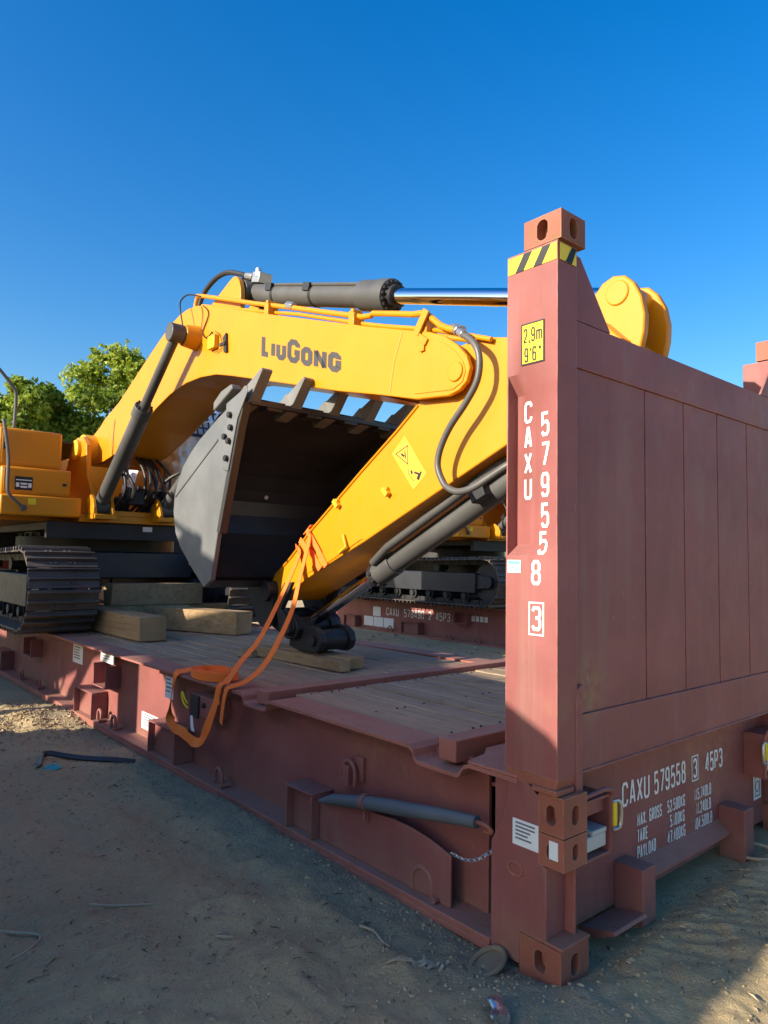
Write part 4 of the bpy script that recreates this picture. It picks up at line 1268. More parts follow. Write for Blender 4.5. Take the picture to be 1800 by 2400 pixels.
    for t_ in (.48, 1.12):
        p = MB(); p.cyl(A + d * t_, A + d * (t_ + .035), .103, n=32); p.obox(A + d * (t_ - .01) + Vector((-.085, 0, .05)), (1, 0, 0), d, w_, .03, .05, .035)
        p.build('pipe_strap', 'black', sc, .003)
    p = MB(); p.tube([A + d * .55 + Vector((-.08, 0, .075)), A + d * 1.85 + Vector((-.08, 0, .075))], .014, 8); p.build('cylinder_pipe', 'grey', sc)
    # supply hoses over the boom knee
    p = MB()
    p.tube([(1.08, 5.42, 4.10), (1.08, 5.32, 4.30), (1.10, 5.09, 4.42), (1.12, 4.85, 4.43), (1.15, 4.60, 4.345), (1.15, 4.46, 4.285)], .026, 10, smooth=5)
    p.tube([(1.30, 5.42, 4.08), (1.28, 5.28, 4.28), (1.26, 5.02, 4.37), (1.25, 4.75, 4.36), (1.24, 4.55, 4.30), (1.24, 4.42, 4.26)], .024, 10, smooth=5)
    p.build('supply_hose', 'rubber', root)
    p = MB()
    p.cyl((1.15, 4.50, 4.30), (1.15, 4.36, 4.25), .034, n=8); p.cyl((1.24, 4.42, 4.265), (1.24, 4.30, 4.22), .032, n=8); p.obox((1.17, 4.24, 4.20), (1, 0, 0), d, w_, .07, .07, .05); p.cyl((1.12, 4.22, 4.2), (1.12, 4.22, 4.275), .03, n=8)
    p.build('hose_union', 'steel', root, .003)

    # ---------- stick
    s0, s1 = .93, 2 * XC - .93
    upper = [(3.54, 1.32), (3.47, 1.385), (3.23, 1.55), (2.98, 1.745), (2.35, 2.17), (1.98, 2.41), (1.77, 2.56), (1.62, 2.72), (1.42, 2.86), (1.22, 2.875), (1.03, 2.83), (.62, 2.80)]
    end_ = [(.42, 2.78), (.30, 2.66), (.29, 2.55)]
    lower = [(.45, 2.44), (.80, 2.285), (1.04, 2.19), (1.54, 1.975), (2.30, 1.65), (2.84, 1.435), (3.09, 1.325), (3.30, 1.225), (3.46, 1.16), (3.56, 1.20)]
    p = MB(); p.prism(upper + end_ + lower, 'x', s0, s1)
    stick = p.build('stick', 'yellow', root, .008, 28)
    p = MB()
    seamp = lambda pts: p.tube([(s0 - .001, y, z) for y, z in pts], .0055, 6)
    p.tube([(s0 - .004, y, z - .018) for y, z in upper[1:7]], .010, 6)
    p.build('edge_weld', 'yellow', stick)
    p = MB(); p.prism([(3.02, 1.40), (2.62, 1.70), (2.50, 1.735), (2.33, 1.665), (2.84, 1.445)], 'x', s0 - .008, s0 - .0002); p.build('doubler_plate', 'yellow', stick, .006)
    ear = [(.62, 2.80), (.56, 2.905), (.51, 2.965), (.465, 3.012), (.40, 3.035), (.335, 3.02), (.285, 2.97), (.245, 2.89), (.225, 2.79), (.23, 2.70), (.255, 2.60), (.32, 2.52), (.44, 2.50)]
    for x in (1.03, 1.27):
        p = MB(); p.prism(ear, 'x', x, x + .05); e_ = p.build('cylinder_lug', 'yellow', stick, .008)
    p = MB(); p.cyl((1.02, .375, 2.935), (1.335, .375, 2.935), .066, n=32); p.build('lug_pin', 'yellow', stick, .006)
    # decals, studs and clamps on the stick side
    p = MB(); ang = [(1.90, 2.355), (2.025, 2.245), (1.805, 1.985), (1.685, 2.085)]
    p.add([(s0 - .0012, y, z) for y, z in ang], [(0, 1, 2, 3)])
    dc = p.build('warning_decal', 'decal_yellow', stick, recalc=False)
    q = MB(); fr = lambda a_, b2: Vector((s0 - .0020, a_, b2))
    q.strip2d([(1.985, 2.240), (1.865, 2.285), (1.865, 2.160)], .007, fr, True)
    q.strip2d([(1.93, 2.235), (1.90, 2.215)], .016, fr); q.strip2d([(1.895, 2.25), (1.885, 2.20)], .010, fr)
    q.strip2d([(1.80, 2.10), (1.755, 2.085), (1.77, 2.05)], .014, fr); q.strip2d([(1.735, 2.10), (1.76, 2.045)], .016, fr); q.strip2d([(1.83, 2.115), (1.82, 2.09)], .018, fr); q.strip2d([(1.85, 2.13), (1.86, 2.10), (1.80, 2.04)], .005, fr)
    q.build('decal_print', 'sign_black', dc, recalc=False)
    p = MB()
    for y, z in ((2.06, 1.985), (2.62, 1.93)):
        p.obox((s0 - .02, y, z), (1, 0, 0), (0, .7, -.7), (0, .7, .7), .02, .018, .035); p.cyl((s0 - .03, y, z + .02), (s0, y, z + .02), .016, n=8)
    p.tube([(s0 - .02, 2.53, 1.70), (s0 - .03, 2.48, 1.61), (s0 - .03, 2.56, 1.565)], .012, 8)
    p.build('pipe_stud', 'yellow_dull', stick, .003)
    p = MB(); p.box(s0 + .05, s1 - .05, 1.76, 1.80, 2.52, 2.62); p.build('stop_block', 'black', stick)
    # ---------- big hose from boom to bucket cylinder
    p = MB(); p.tube([(.86, 1.37, 2.945), (.82, 1.29, 2.89), (.80, 1.17, 2.80), (.80, 1.125, 2.70), (.80, 1.14, 2.57), (.80, 1.23, 2.45), (.80, 1.35, 2.33), (.80, 1.43, 2.21), (.80, 1.455, 2.10), (.80, 1.41, 2.00), (.80, 1.36, 1.955), (.80, 1.28, 1.93), (.80, 1.17, 1.945), (.82, 1.06, 2.00), (.85, .93, 2.07), (.92, .80, 2.13)], .0205, 12, smooth=5)
    hz = p.build('arm_hose', 'hose', root)
    p = MB(); p.cyl((.865, 1.375, 2.948), (.835, 1.32, 2.91), .034, n=8); p.cyl((.832, 1.315, 2.907), (.815, 1.26, 2.872), .026, n=14); p.build('hose_fitting', 'steel', hz, .003)

    # ---------- bucket cylinder under the stick
    A = Vector((XC, .95, 2.135)); K = Vector((XC, 2.42, 1.415)); B = Vector((XC, 3.28, .985)); d = (K - A).normalized()
    p = MB(); p.cyl(A, K, .075, n=30); p.cyl(K - d * .20, K - d * .001, .090, n=30)
    bc = p.build('bucket_cylinder', 'grey', root, .006)
    p = MB(); p.cyl(K - d * .02, K + d * .05, .086, n=24)
    for k in range(10):
        a = 2 * math.pi * k / 10; u = Vector((1, 0, 0)); w_ = d.cross(u); c_ = K + (u * math.cos(a) + w_ * math.sin(a)) * .088
        p.cyl(c_ - d * .01, c_ + d * .02, .012, n=6)
    p.build('gland_bolts', 'black', bc)
    p = MB(); p.cyl(K + d * .051, B, .046, n=28); p.build('cylinder_rod', 'chrome', bc)
    p = MB()
    p.tube([K - d * .05 + Vector((-.10, 0, .06)), K - d * .25 + Vector((-.12, 0, .085)), A + d * .3 + Vector((-.12, 0, .085)), A + Vector((-.10, 0, .06))], .030, 12)
    p.build('cylinder_pipe', 'grey', bc)
    p = MB()
    p.obox(A + d * .45 + Vector((-.10, 0, .03)), (1, 0, 0), d, d.cross(Vector((1, 0, 0))), .045, .06, .07); p.build('pipe_strap', 'black', bc, .004)

    # ---------- bucket
    u0, u1 = .36, 2 * XC - .36
    back = [(3.50, 1.335), (3.62, 1.275), (3.87, 1.44), (4.08, 1.60), (4.18, 1.72), (4.235, 1.90), (4.225, 2.04), (4.17, 2.15), (4.08, 2.28), (3.93, 2.395), (3.78, 2.48), (3.46, 2.62), (3.26, 2.69), (3.10, 2.73)]
    front = [(3.09, 2.66), (3.17, 2.51), (3.28, 2.13), (3.40, 1.75)]
    sp = back + front
    p = MB()
    n = len(back)
    def inset(i):
        a = Vector(back[max(i - 1, 0)]); b_ = Vector(back[min(i + 1, n - 1)]); t_ = (b_ - a).normalized(); nn = Vector((-t_.y, t_.x))
        return Vector(back[i]) + nn * .03
    out_ = [Vector(q_) - (inset(i) - Vector(q_)) * .05 for i, q_ in enumerate(back)]
    for i in range(n - 1):
        a, b_, c_, e_ = out_[i], out_[i + 1], inset(i + 1), inset(i)
        p.add([(x, q_.x, q_.y) for x in (u0 + .0405, u1 - .0405) for q_ in (a, b_, c_, e_)], [(0, 1, 5, 4), (3, 2, 6, 7), (0, 3, 2, 1), (4, 5, 6, 7)])
    p.box(u0 + .041, u1 - .041, 3.02, 3.20, 2.665, 2.70)
    sides = p.build('bucket', 'bucket_in', root, 0, 60)
    for xa in (u0, u1 - .04):
        p = MB(); p.prism(sp, 'x', xa, xa + .04); p.build('side_plate', 'bucket' if xa < 1 else 'bucket_in', sides, .006, 28)
    for xa in (u0 - .012, u1 - .055):
        p = MB(); p.prism([(3.16, 2.50), (3.09, 2.66), (3.04, 2.68), (3.115, 2.49), (3.225, 2.13), (3.36, 1.70), (3.41, 1.715), (3.285, 2.13)], 'x', xa, xa + .067)
        p.build('wear_edge', 'bucket_in', sides, .004)
    p = MB(); p.prism([(3.30, 2.70), (3.10, 2.755), (2.99, 2.79), (2.98, 2.74), (3.12, 2.56), (3.24, 2.17), (3.33, 2.19), (3.30, 2.45)], 'x', u0 - .022, u0 - .0122)
    sc_ = p.build('side_cutter', 'bucket', sides, .005)
    for y, z in ((3.22, 2.60), (3.20, 2.50), (3.29, 2.44), (3.225, 2.40), (3.255, 2.27)):
        p = MB(); p.cyl((u0 - .05, y, z), (u0 - .0222, y, z), .024, n=6)
        p.build('cutter_bolt', 'black', sides, .002)
    p = MB(); p.prism([(3.46, 2.66), (3.36, 2.70), (3.16, 2.79), (3.18, 2.83), (3.34, 2.80), (3.46, 2.73)], 'x', u0 - .05, u0 + .03); p.build('corner_shroud', 'tooth', sides, .01)
    p = MB(); p.tube([(u0 - .001, 4.20, 2.03), (u0 - .001, 3.45, 2.44)], .009, 6); p.build('weld_seam', 'bucket', sides)
    for k in range(5):
        x = u0 + .07 + k * (u1 - u0 - .14) / 4
        p = MB()
        hw = .05
        # adapter and pointed tooth, rising off the lip
        a0 = Vector((x, 3.26, 2.655)); a1 = Vector((x, 3.06, 2.745)); a2 = Vector((x, 2.86, 2.90))
        def sec(c, dir_, hw_, ht): 
            nn = Vector((0, -dir_.z, dir_.y)).normalized() if False else Vector((0, dir_.z, -dir_.y)).normalized()
            return [c + Vector((-hw_, 0, 0)) + nn * ht, c + Vector((hw_, 0, 0)) + nn * ht, c + Vector((hw_, 0, 0)) - nn * ht, c + Vector((-hw_, 0, 0)) - nn * ht]
        d0 = (a1 - a0).normalized(); d1 = (a2 - a1).normalized()
        S = sec(a0, d0, .058, .045) + sec(a1, d0, .055, .075) + sec(a1 + d1 * .02, d1, .047, .062) + sec(a2, d1, .045, .012)
        fs = [(3, 2, 1, 0), (12, 13, 14, 15)]
        for i in range(3):
            fs += [(i * 4 + j, i * 4 + (j + 1) % 4, i * 4 + 4 + (j + 1) % 4, i * 4 + 4 + j) for j in range(4)]
        p.add(S, fs)
        p.build('bucket_tooth', 'tooth', sides, .005)
    for k in range(4):
        x = u0 + .07 + (k + .5) * (u1 - u0 - .14) / 4
        p = MB(); p.box(x - .07, x + .07, 3.03, 3.16, 2.64, 2.715); p.build('lip_shroud', 'bucket_in', sides, .008)
    p = MB(); p.cyl((1.235, 4.150, 2.080), (1.235, 4.195, 2.100), .018, n=14); p.build('lit_hole_dot', 'white', sides)  # white disc stands in for sunlight showing through a hole in the shell
    # ears and linkage under the folded bucket
    for x in (.88, 1.40):
        p = MB(); p.prism([(3.98, 1.50), (3.62, 1.262), (3.50, 1.33), (3.44, 1.32), (3.42, 1.12), (3.46, .98), (3.56, .93), (3.66, .98), (3.80, 1.2)], 'x', x, x + .06)
        p.build('bucket_ear', 'black', sides, .006)
    p = MB(); p.cyl((.84, 3.50, 1.245), (1.50, 3.50, 1.245), .085, n=26); p.cyl((.90, 3.56, 1.03), (1.44, 3.56, 1.03), .065, n=24)
    p.build('hinge_pin', 'black', sides, .006)
    p = MB()
    for x in (.96, 1.30):
        p.prism([(3.62, .97), (3.62, 1.09), (3.50, 1.10), (3.30, 1.06), (3.20, 1.03), (3.16, .95), (3.20, .88), (3.32, .86)], 'x', x, x + .08)
    p.cyl((.94, 3.27, .965), (1.42, 3.27, .965), .075, n=26)
    p.build('bucket_link', 'black', root, .008)
    for xa in (1.01, 1.305):
        p = MB(); p.prism([(3.36, .80), (3.22, .778), (3.00, .778), (2.94, .81), (2.91, .87), (2.93, .935), (3.00, .975), (3.09, .985), (3.26, .95), (3.36, .90)], 'x', xa, xa + .055); p.build('link_arm', 'black', root, .008)
    p = MB(); p.cyl((1.066, 3.02, .875), (1.304, 3.02, .875), .082, n=26); p.cyl((.985, 3.02, .875), (1.385, 3.02, .875), .045, n=20); p.box(1.066, 1.304, 3.10, 3.30, .80, .86); p.build('link_pin', 'black', root, .006)
    for x in (.905, 1.385):
        p = MB(); p.prism([(3.34, 1.10), (3.22, 1.02), (3.20, .93), (3.26, .90), (3.34, .93), (3.42, 1.12), (3.30, 1.32), (3.18, 1.33)], 'x', x, x + .045); p.build('guide_link', 'black', root, .006)
    return root

exc = build_excavator()

# ------------------------------------------------------------------ the neighbouring racks with their excavators
for dx, dy, lr, le in ((7.46, 0.2, 'rust red flat rack seen low across the aisle behind the near deck', 'yellow excavator on the far flat rack, its tracks seen under the bucket cylinder'),
                       (-7.6, .53, 'rust red flat rack standing in the row to the left of the aisle', 'yellow excavator on the flat rack in the row left of the aisle')):
    r2 = copy_tree(rack); r2.location = Vector(rack.location) + Vector((dx, dy, 0)); r2['label'] = lr
    e2 = copy_tree(exc); e2.location = Vector(exc.location) + Vector((dx, dy, 0)); e2['label'] = le
    if dx > 0:
        inv = Matrix.Translation(-Vector(r2.location))
        for tx, yy in (('CAXU', 9.72), ('578490', 9.17), ('2', 8.45), ('45P3', 8.25)):
            q = MB(); letters(q, tx, (dx + .146, yy, .34), RX, UZ, .16, .078, .018, .025); q.build('lettering', 'label', r2, recalc=False).matrix_parent_inverse = inv
        for i in range(5):
            q = MB(); rect(q, (dx + .1475, 7.42 - .105 * i, .40), RX, UZ, .08, .10); q.build('notice_label', 'label', r2, recalc=False).matrix_parent_inverse = inv
        for (y0, y1, z0, z1, mm) in ((10.15, 9.9, .30, .50, 'label'),) + tuple((10.45 - .33 * i, 10.14 - .33 * i, .08, .28, 'label') for i in range(3)):
            p = MB(); p.box(dx + .138, dx + .149, y1, y0, z0, z1)
            o = p.build('notice_label', mm, r2); o.matrix_parent_inverse = Matrix.Translation(-Vector(r2.location))

# ------------------------------------------------------------------ dunnage timbers on the deck
def timber(name, c, yaw, hx, hy, hz, label, group='dunnage timbers on the deck', bev=.008):
    me = MB(); me.box(-hx, hx, -hy, hy, 0, 2 * hz)
    o = me.build(name, ['timber', 'timber_end'], None, bev)
    for pl in o.data.polygons:
        if abs(pl.normal.y) > .7: pl.material_index = 1
    # rough sawn: nudge the corners
    for v in o.data.vertices:
        v.co += Vector((rng.uniform(-.006, .006), rng.uniform(-.012, .012), rng.uniform(-.004, .004)))
    o.location = c; o.rotation_euler = (0, 0, yaw)
    tag(o, label, 'timber', group)
    return o
D0 = .677
timber('timber_beam', (.61, 6.02, D0), R(1), .135, .82, .122, 'square timber beam with sunlit end grain beside the near track')
yw = R(22)
timber('timber_beam', (1.46, 5.83, D0), yw, .135, .60, .125, 'weathered timber beam with split end, nearest of the pile behind the bucket')
timber('timber_beam', (1.12, 6.68, D0), R(72), .14, .52, .125, 'grey timber beam lying crosswise low in the pile under the undercarriage')
timber('timber_beam', (1.28, 6.75, D0 + .255), R(88), .14, .56, .125, 'long timber beam on top of the pile, right under the undercarriage')
timber('timber_beam', (2.02, 6.7, D0), R(80), .13, .42, .125, 'dark timber beam at the far end of the pile behind the bucket')
timber('timber_beam', (1.015, 3.24, D0), R(3), .050, .60, .042, 'pale narrow batten under the bucket linkage, nearer to the strap', 'battens under the bucket linkage', .005)
timber('timber_beam', (1.16, 3.22, D0), R(4), .082, .52, .046, 'pale wide batten under the bucket linkage, farther from the strap', 'battens under the bucket linkage', .005)
p = MB()
cv = [(math.cos(a) * .13 * rng.uniform(.7, 1.1), math.sin(a) * .10 * rng.uniform(.7, 1.1)) for a in np.linspace(0, 6.28, 10)[:-1]]
p.add([(x, y, 0) for x, y in cv] + [(x * .8, y * .8, .05 + rng.uniform(-.015, .02)) for x, y in cv] + [(0, 0, .075)],
      [(i, (i + 1) % 9, 9 + (i + 1) % 9, 9 + i) for i in range(9)] + [(9 + i, 9 + (i + 1) % 9, 18) for i in range(9)])
o = p.build('wood_offcut', 'timber', None, .004, 30); o.location = (.93, 3.83, D0 - .002)
tag(o, 'rough broken wood offcut on the deck boards behind the strap', 'wood offcut')

# ------------------------------------------------------------------ orange lashing strap
root = thing('lashing_strap', (.1, 2.9, .69), 'orange strap looped over the yellow stick and coiled on the deck edge', 'strap')
SW = .064
p = MB(); p.ribbon([(.905, 3.14, 1.615), (.90, 3.085, 1.55), (.78, 3.03, 1.36), (.65, 2.98, 1.18), (.42, 2.84, .945), (.20, 2.73, .80), (.06, 2.63, .715), (0, 2.60, .700), (-.028, 2.585, .66), (-.03, 2.58, .58)], (.25, 1, .12), SW, .005, smooth=5)
p.build('strap_tail', 'orange', root)
p = MB(); p.ribbon([(.908, 2.98, 1.72), (.90, 2.95, 1.655), (.78, 2.885, 1.375), (.65, 2.78, 1.15), (.45, 2.65, .935), (.28, 2.55, .80), (.12, 2.49, .725), (.02, 2.49, .702), (-.02, 2.492, .685), (-.03, 2.51, .60), (-.032, 2.53, .47)], (.25, 1, .12), SW, .005, smooth=5)
p.build('strap_tail', 'orange', root)
p = MB()
p.ribbon([(.915, 3.10, 1.665), (.917, 2.93, 1.56), (.918, 2.82, 1.44)], (0, .62, .78), .05, .006)
p.ribbon([(.912, 3.00, 1.745), (.914, 2.86, 1.60), (.915, 2.74, 1.465)], (0, .62, .78), .045, .006)
p.ribbon([(.925, 3.02, 1.745), (1.17, 3.02, 1.748), (1.42, 3.02, 1.745)], (0, .8, -.6), .12, .006)
p.build('stick_wrap', 'orange', root)
p = MB()
cx, cy = .125, 2.94
for k in range(6):
    rx, ry = .135 - .011 * k, .225 - .016 * k
    p.ribbon([(cx + rx * math.cos(a), cy + ry * math.sin(a), .715 + .002 * math.sin(3 * a + k)) for a in np.linspace(0, 2 * math.pi, 33)], (0, 0, 1), .052, .006)
p.build('strap_coil', 'orange', root)
p = MB(); p.add([(cx + .07 * math.cos(a), cy + .15 * math.sin(a), .735) for a in np.linspace(0, 6.28, 20)[:-1]], []); p.v = []; p.f = []
p.prism([(cx + .078 * math.cos(a), cy + .142 * math.sin(a)) for a in np.linspace(0, 6.28, 20)[:-1]], 'z', .70, .716); p.build('coil_core', 'orange', root)
p = MB()
lp = [(.10, 3.17, .722), (.03, 3.21, .705), (-.022, 3.225, .690), (-.032, 3.25, .61), (-.035, 3.275, .48), (-.05, 3.24, .385), (-.06, 3.16, .335), (-.05, 3.04, .322), (-.045, 2.96, .30), (-.04, 2.87, .285), (-.04, 2.78, .31), (-.045, 2.70, .40), (-.035, 2.62, .55), (-.03, 2.575, .68)]
wd = [(0, 1, .2), (0, 1, .2), (0, 1, .3), (.3, 1, .1), (.5, .9, 0), (.6, .5, .6), (.2, .2, 1), (.5, 0, .8), (.1, -.3, 1), (.4, -.5, .7), (.2, .7, .5), (-.2, .9, .3), (0, 1, .1), (0, 1, 0)]
p.ribbon(lp, wd, SW, .005, smooth=6); p.build('hanging_loop', 'orange', root)
# second, red strap on the far corner of the bucket
p = MB(); p.ribbon([(1.97, 3.10, 2.76), (1.92, 3.02, 2.70), (1.70, 2.90, 2.40), (1.50, 2.80, 2.05)], (0, 1, .3), .035, .005, smooth=4)
p.cyl((1.98, 3.15, 2.72), (1.98, 3.02, 2.80), .035, n=10)
o = p.build('red_strap', 'red_web', None); tag(o, 'thin red strap running down from the far corner of the bucket', 'strap')

# ------------------------------------------------------------------ shade blockers added out of view, left of the viewer
def crate(x0, x1, y0, y1, h, label, z=-.03):
    root = thing('added_shade_crate', ((x0 + x1) / 2, (y0 + y1) / 2, z), label, 'added shade blocker')
    p = MB(); p.box(x0 + .03, x1 - .03, y0 + .03, y1 - .03, z + .1, z + h - .02); p.build('crate_panel', 'timber', root)
    for (a, b_) in ((x0, y0), (x1 - .09, y0), (x0, y1 - .09), (x1 - .09, y1 - .09)):
        p = MB(); p.box(a, a + .09, b_, b_ + .09, z, z + h); p.build('corner_batten', 'timber', root, .004)
    for zz in (z + .1, z + h - .11):
        for a in (x0 + .002, x1 - .027):
            p = MB(); p.box(a, a + .025, y0 + .091, y1 - .091, zz, zz + .09); p.build('side_batten', 'timber', root, .004)
    p = MB(); p.box(x0 + .001, x1 - .001, y0 + .001, y1 - .001, z + h + .0005, z + h + .025); p.build('crate_lid', 'timber', root, .004)
p = MB()
p.prism([(.49, -.03), (.49, 2.20), (.62, 2.31), (.92, 2.44), (1.5, 2.62), (2.2, 2.74), (3.0, 2.78), (4.45, 2.74), (4.66, 2.52), (4.30, 2.12), (3.97, 1.85), (3.95, -.03)], 'x', -4.75, -3.75)  # added block, outline shaped for the shade edges on post, deck and ground
o = p.build('added_shade_block', 'navy', None, .04); tag(o, 'unseen dark block added left of the viewer, shaped to cast shade on the rack', 'covered load')
crate(-4.75, -3.75, 3.98, 5.50, 1.50, 'low unseen crate added beside the shade block to shade the ground')  # unseen, added to keep the ground beside the rack in shade
crate(-4.75, -4.38, 5.06, 5.46, 1.0, 'small unseen crate added on the low crate to shade the rack side', 1.50)  # unseen, added for one upright band of shade on the rack side

# ------------------------------------------------------------------ litter on the ground
def on_g(pts, r):
    return [(x, y, gz(x, y) + r + dz) for x, y, dz in pts]
p = MB(); p.ribbon(on_g([(-.735, 3.86, .0), (-.66, 4.06, .012), (-.60, 4.10, .03), (-.52, 4.02, .02), (-.40, 3.88, .01), (-.27, 3.72, .008), (-.15, 3.60, 0)], .008), (.5, .5, .3), .045, .012, smooth=5)
o = p.build('rubber_strip', 'rubber'); tag(o, 'black rubber strip lying on the shaded sand', 'rubber strip')
p = MB()
for i in range(6):
    a = i * 1.05; p.add([(-.655, 3.80, gz(-.655, 3.8) + .035), (-.655 + .075 * math.cos(a), 3.80 + .075 * math.sin(a), gz(-.65, 3.8) + .012 * (i % 2)), (-.655 + .075 * math.cos(a + 1.05), 3.80 + .075 * math.sin(a + 1.05), gz(-.65, 3.8) + .012 * ((i + 1) % 2))], [(0, 1, 2)])
o = p.build('crumpled_wrapper', 'teal', None, recalc=False); tag(o, 'crumpled teal wrapper beside the black rubber strip', 'wrapper')
def twig(name, pts, r, label):
    p = MB(); p.tube(on_g(pts, r * .8), [r, r * .9, r * .5], 7, smooth=4); o = p.build(name, 'twig'); tag(o, label, 'twig', 'dry twigs on the sand')
twig('dry_twig', [(-1.11, 1.64, 0), (-1.02, 1.585, .004), (-.89, 1.50, 0)], .006, 'straight pale stick lying alone on the sand')
twig('dry_twig', [(-1.50, 1.72, 0), (-1.42, 1.62, .006), (-1.36, 1.56, .004), (-1.345, 1.50, 0), (-1.40, 1.43, 0), (-1.47, 1.41, 0)], .006, 'bent forked twig at the left edge of the ground')
twig('dry_twig', [(-.80, 1.07, 0), (-.78, 1.04, .004), (-.755, 1.02, 0)], .006, 'short split stick in the middle of the sand')
twig('dry_twig', [(-.30, .78, 0), (-.275, .72, .004), (-.295, .64, 0), (-.29, .60, 0)], .006, 'thin crooked twig beside the gravel strip')
p = MB()
for k in range(5):
    x0, y0 = -.34 + .03 * k + rng.uniform(-.02, .02), .46 - .022 * k
    ang = R(-35 + 14 * k); l_ = .10 - .008 * k
    pts = []
    for i in range(6):
        t_ = i / 5 - .5
        pts.append((x0 + l_ * 2 * t_ * math.cos(ang) * .6, y0 + l_ * 2 * t_ * math.sin(ang) * .6, .006 + .005 * math.sin(i * 2 + k)))
    p.ribbon(on_g(pts, 0), (.6, .7, .1), .015, .002, smooth=3)
o = p.build('dry_leaves', 'twig'); tag(o, 'curled dry palm leaf scraps on the sand before the corner foot', 'dry leaf')
p = MB(); zz = gz(-.12, .25)
p.tube([(-.085 + .075 * math.cos(a), .27 + .055 * math.sin(a), zz + .010 + .022 * math.cos(a)) for a in np.linspace(0, 2 * math.pi, 25)], .011, 8)
p.add([(-.085 + .07 * math.cos(a), .27 + .05 * math.sin(a), zz + .006 + .018 * math.cos(a)) for a in np.linspace(0, 2 * math.pi, 25)[:-1]], [tuple(range(24))])
o = p.build('tin_lid', 'tin'); tag(o, 'dusty round lid half buried beside the corner foot', 'lid')
p = MB()
can = []
for j in range(7):
    for i in range(14):
        a = 2 * math.pi * i / 14; rr = .030 * (1 + .28 * math.sin(2 * a + j * 1.3) * (1 if 0 < j < 6 else .2)); can.append((j * .018 - .054, rr * math.cos(a), .026 + rr * .75 * math.sin(a)))
p.add(can, [(j * 14 + i, j * 14 + (i + 1) % 14, j * 14 + 14 + (i + 1) % 14, j * 14 + 14 + i) for j in range(6) for i in range(14)] + [tuple(range(14))[::-1], tuple(range(84, 98))])
o = p.build('crushed_can', 'can', None, 0, 50); o.location = (-.305, .035, gz(-.305, .035)); o.rotation_euler = (0, 0, R(50)); tag(o, 'crushed shiny can on the sand at the bottom of the view', 'can')
p = MB(); p.tube([(1.80 + .11 * math.cos(a), .02 + .10 * math.sin(a), gz(1.8, .02) + .018 + .008 * math.sin(2 * a)) for a in np.linspace(0, 4.2 * math.pi, 60)], .008, 7)
o = p.build('rope_loop', 'twig'); tag(o, 'loop of dusty rope on the sand under the end beam', 'rope')
p = MB()
for i in range(7):
    x0, y0 = 1.0 + rng.uniform(-.1, .35), -.42 + rng.uniform(-.12, .08); a = rng.uniform(-.9, -.3)
    p.ribbon(on_g([(x0, y0, .004), (x0 + .05 * math.cos(a), y0 + .05 * math.sin(a), .014), (x0 + .09 * math.cos(a), y0 + .09 * math.sin(a), .004)], 0), (.3, .7, .4), .016, .003, smooth=3)
o = p.build('bark_scraps', 'bark'); tag(o, 'dark bark scraps on the sunlit sand at the corner of the view', 'bark')

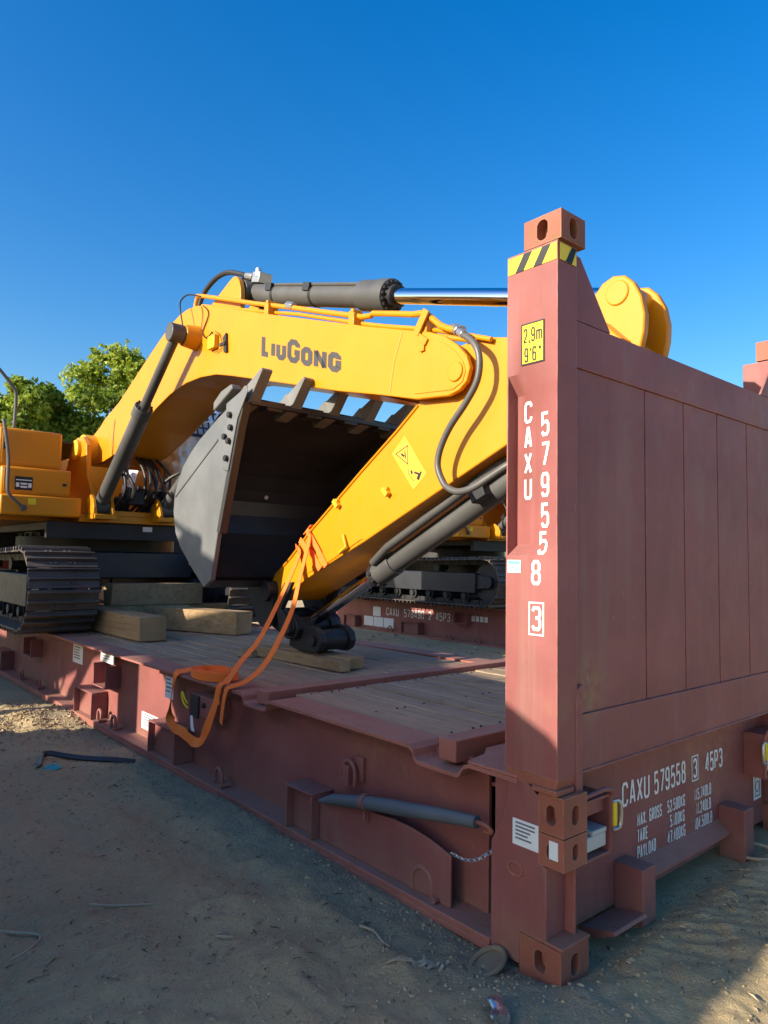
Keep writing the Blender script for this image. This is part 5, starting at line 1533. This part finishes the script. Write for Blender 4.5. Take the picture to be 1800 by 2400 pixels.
# ------------------------------------------------------------------ trees
def tree(x, y, h, rad, z0, seed, label):
    rg = np.random.RandomState(seed)
    root = thing('tree', (x, y, 0), label, 'tree', 'green trees behind the yard')
    p = MB(); p.tube([(x, y, -.2), (x + .2, y, h * .25), (x - .1, y + .1, h * .5)], [.28, .22, .15], 10, smooth=3)
    cl = []
    for i in range(70):
        v = rg.normal(size=3); v /= np.linalg.norm(v)
        r_ = rg.uniform(.35, 1.0) ** .6
        c = np.array([x, y, z0 + (h - z0) * .5]) + v * r_ * np.array([rad, rad, (h - z0) * .5])
        if c[2] < z0: c[2] = z0 + rg.uniform(0, .6)
        cl.append((c, rg.uniform(.5, 1.05) * rad * .36))
        if i % 2 == 0:
            m_ = (Vector((x, y, h * .45)) + Vector(c)) / 2 + Vector((0, 0, -.3))
            p.tube([(x, y, h * .35), m_, tuple(c)], [.09, .05, .015], 6, smooth=3)
    p.build('trunk', 'bark', root)
    nl = 620
    V = []; TN = []
    for c, r_ in cl:
        # sprays: drooping twigs carrying pairs of leaflets
        ns = nl // 10
        d = rg.normal(size=(ns, 3)); d[:, 2] = d[:, 2] * .6 + .12; d /= np.linalg.norm(d, axis=1)[:, None]
        st = c + d * (r_ * rg.uniform(.15, .75, (ns, 1)))
        tint = np.clip(.5 + .35 * rg.normal() , 0, 1)
        for k in range(10):
            t = k / 9
            pos = st + d * (r_ * .55 * t) + np.array([0, 0, -1]) * (r_ * .25 * t * t) + rg.normal(size=(ns, 3)) * .05
            a = rg.normal(size=(ns, 3)); a /= np.linalg.norm(a, axis=1)[:, None]
            b_ = np.cross(a, d + rg.normal(size=(ns, 3)) * .4); b_ /= np.linalg.norm(b_, axis=1)[:, None] + 1e-6
            s1 = rg.uniform(.10, .20, (ns, 1)); s2 = s1 * .45
            V.append(np.stack([pos - a * s1, pos + b_ * s2, pos + a * s1, pos - b_ * s2], 1))
            TN.append(np.clip(tint + rg.normal(size=ns) * .22, 0, 1))
    V = np.concatenate(V).reshape(-1, 3); TN = np.repeat(np.concatenate(TN), 4)
    me = bpy.data.meshes.new('crown')
    nq = len(V) // 4
    me.vertices.add(len(V)); me.vertices.foreach_set('co', V.ravel())
    me.loops.add(len(V)); me.loops.foreach_set('vertex_index', np.arange(len(V)))
    me.polygons.add(nq); me.polygons.foreach_set('loop_start', np.arange(0, len(V), 4)); me.polygons.foreach_set('loop_total', np.full(nq, 4))
    at = me.attributes.new('tint', 'FLOAT', 'POINT'); at.data.foreach_set('value', TN.astype(np.float32))
    me.update(calc_edges=True); me.materials.append(M['leaf'])
    o = bpy.data.objects.new('crown', me); COL.objects.link(o); par(o, root)
    return root
tree(7.3, 38.5, 10.5, 2.1, 5.2, 3, 'round bright green tree, lower and left of the taller one')
tree(11.9, 38.0, 12.75, 3.0, 5.0, 5, 'tall feathery green tree rising behind the boom')
tree(4.4, 41.0, 10.0, 2.3, 4.6, 8, 'leafy tree at the left edge behind the handrail')
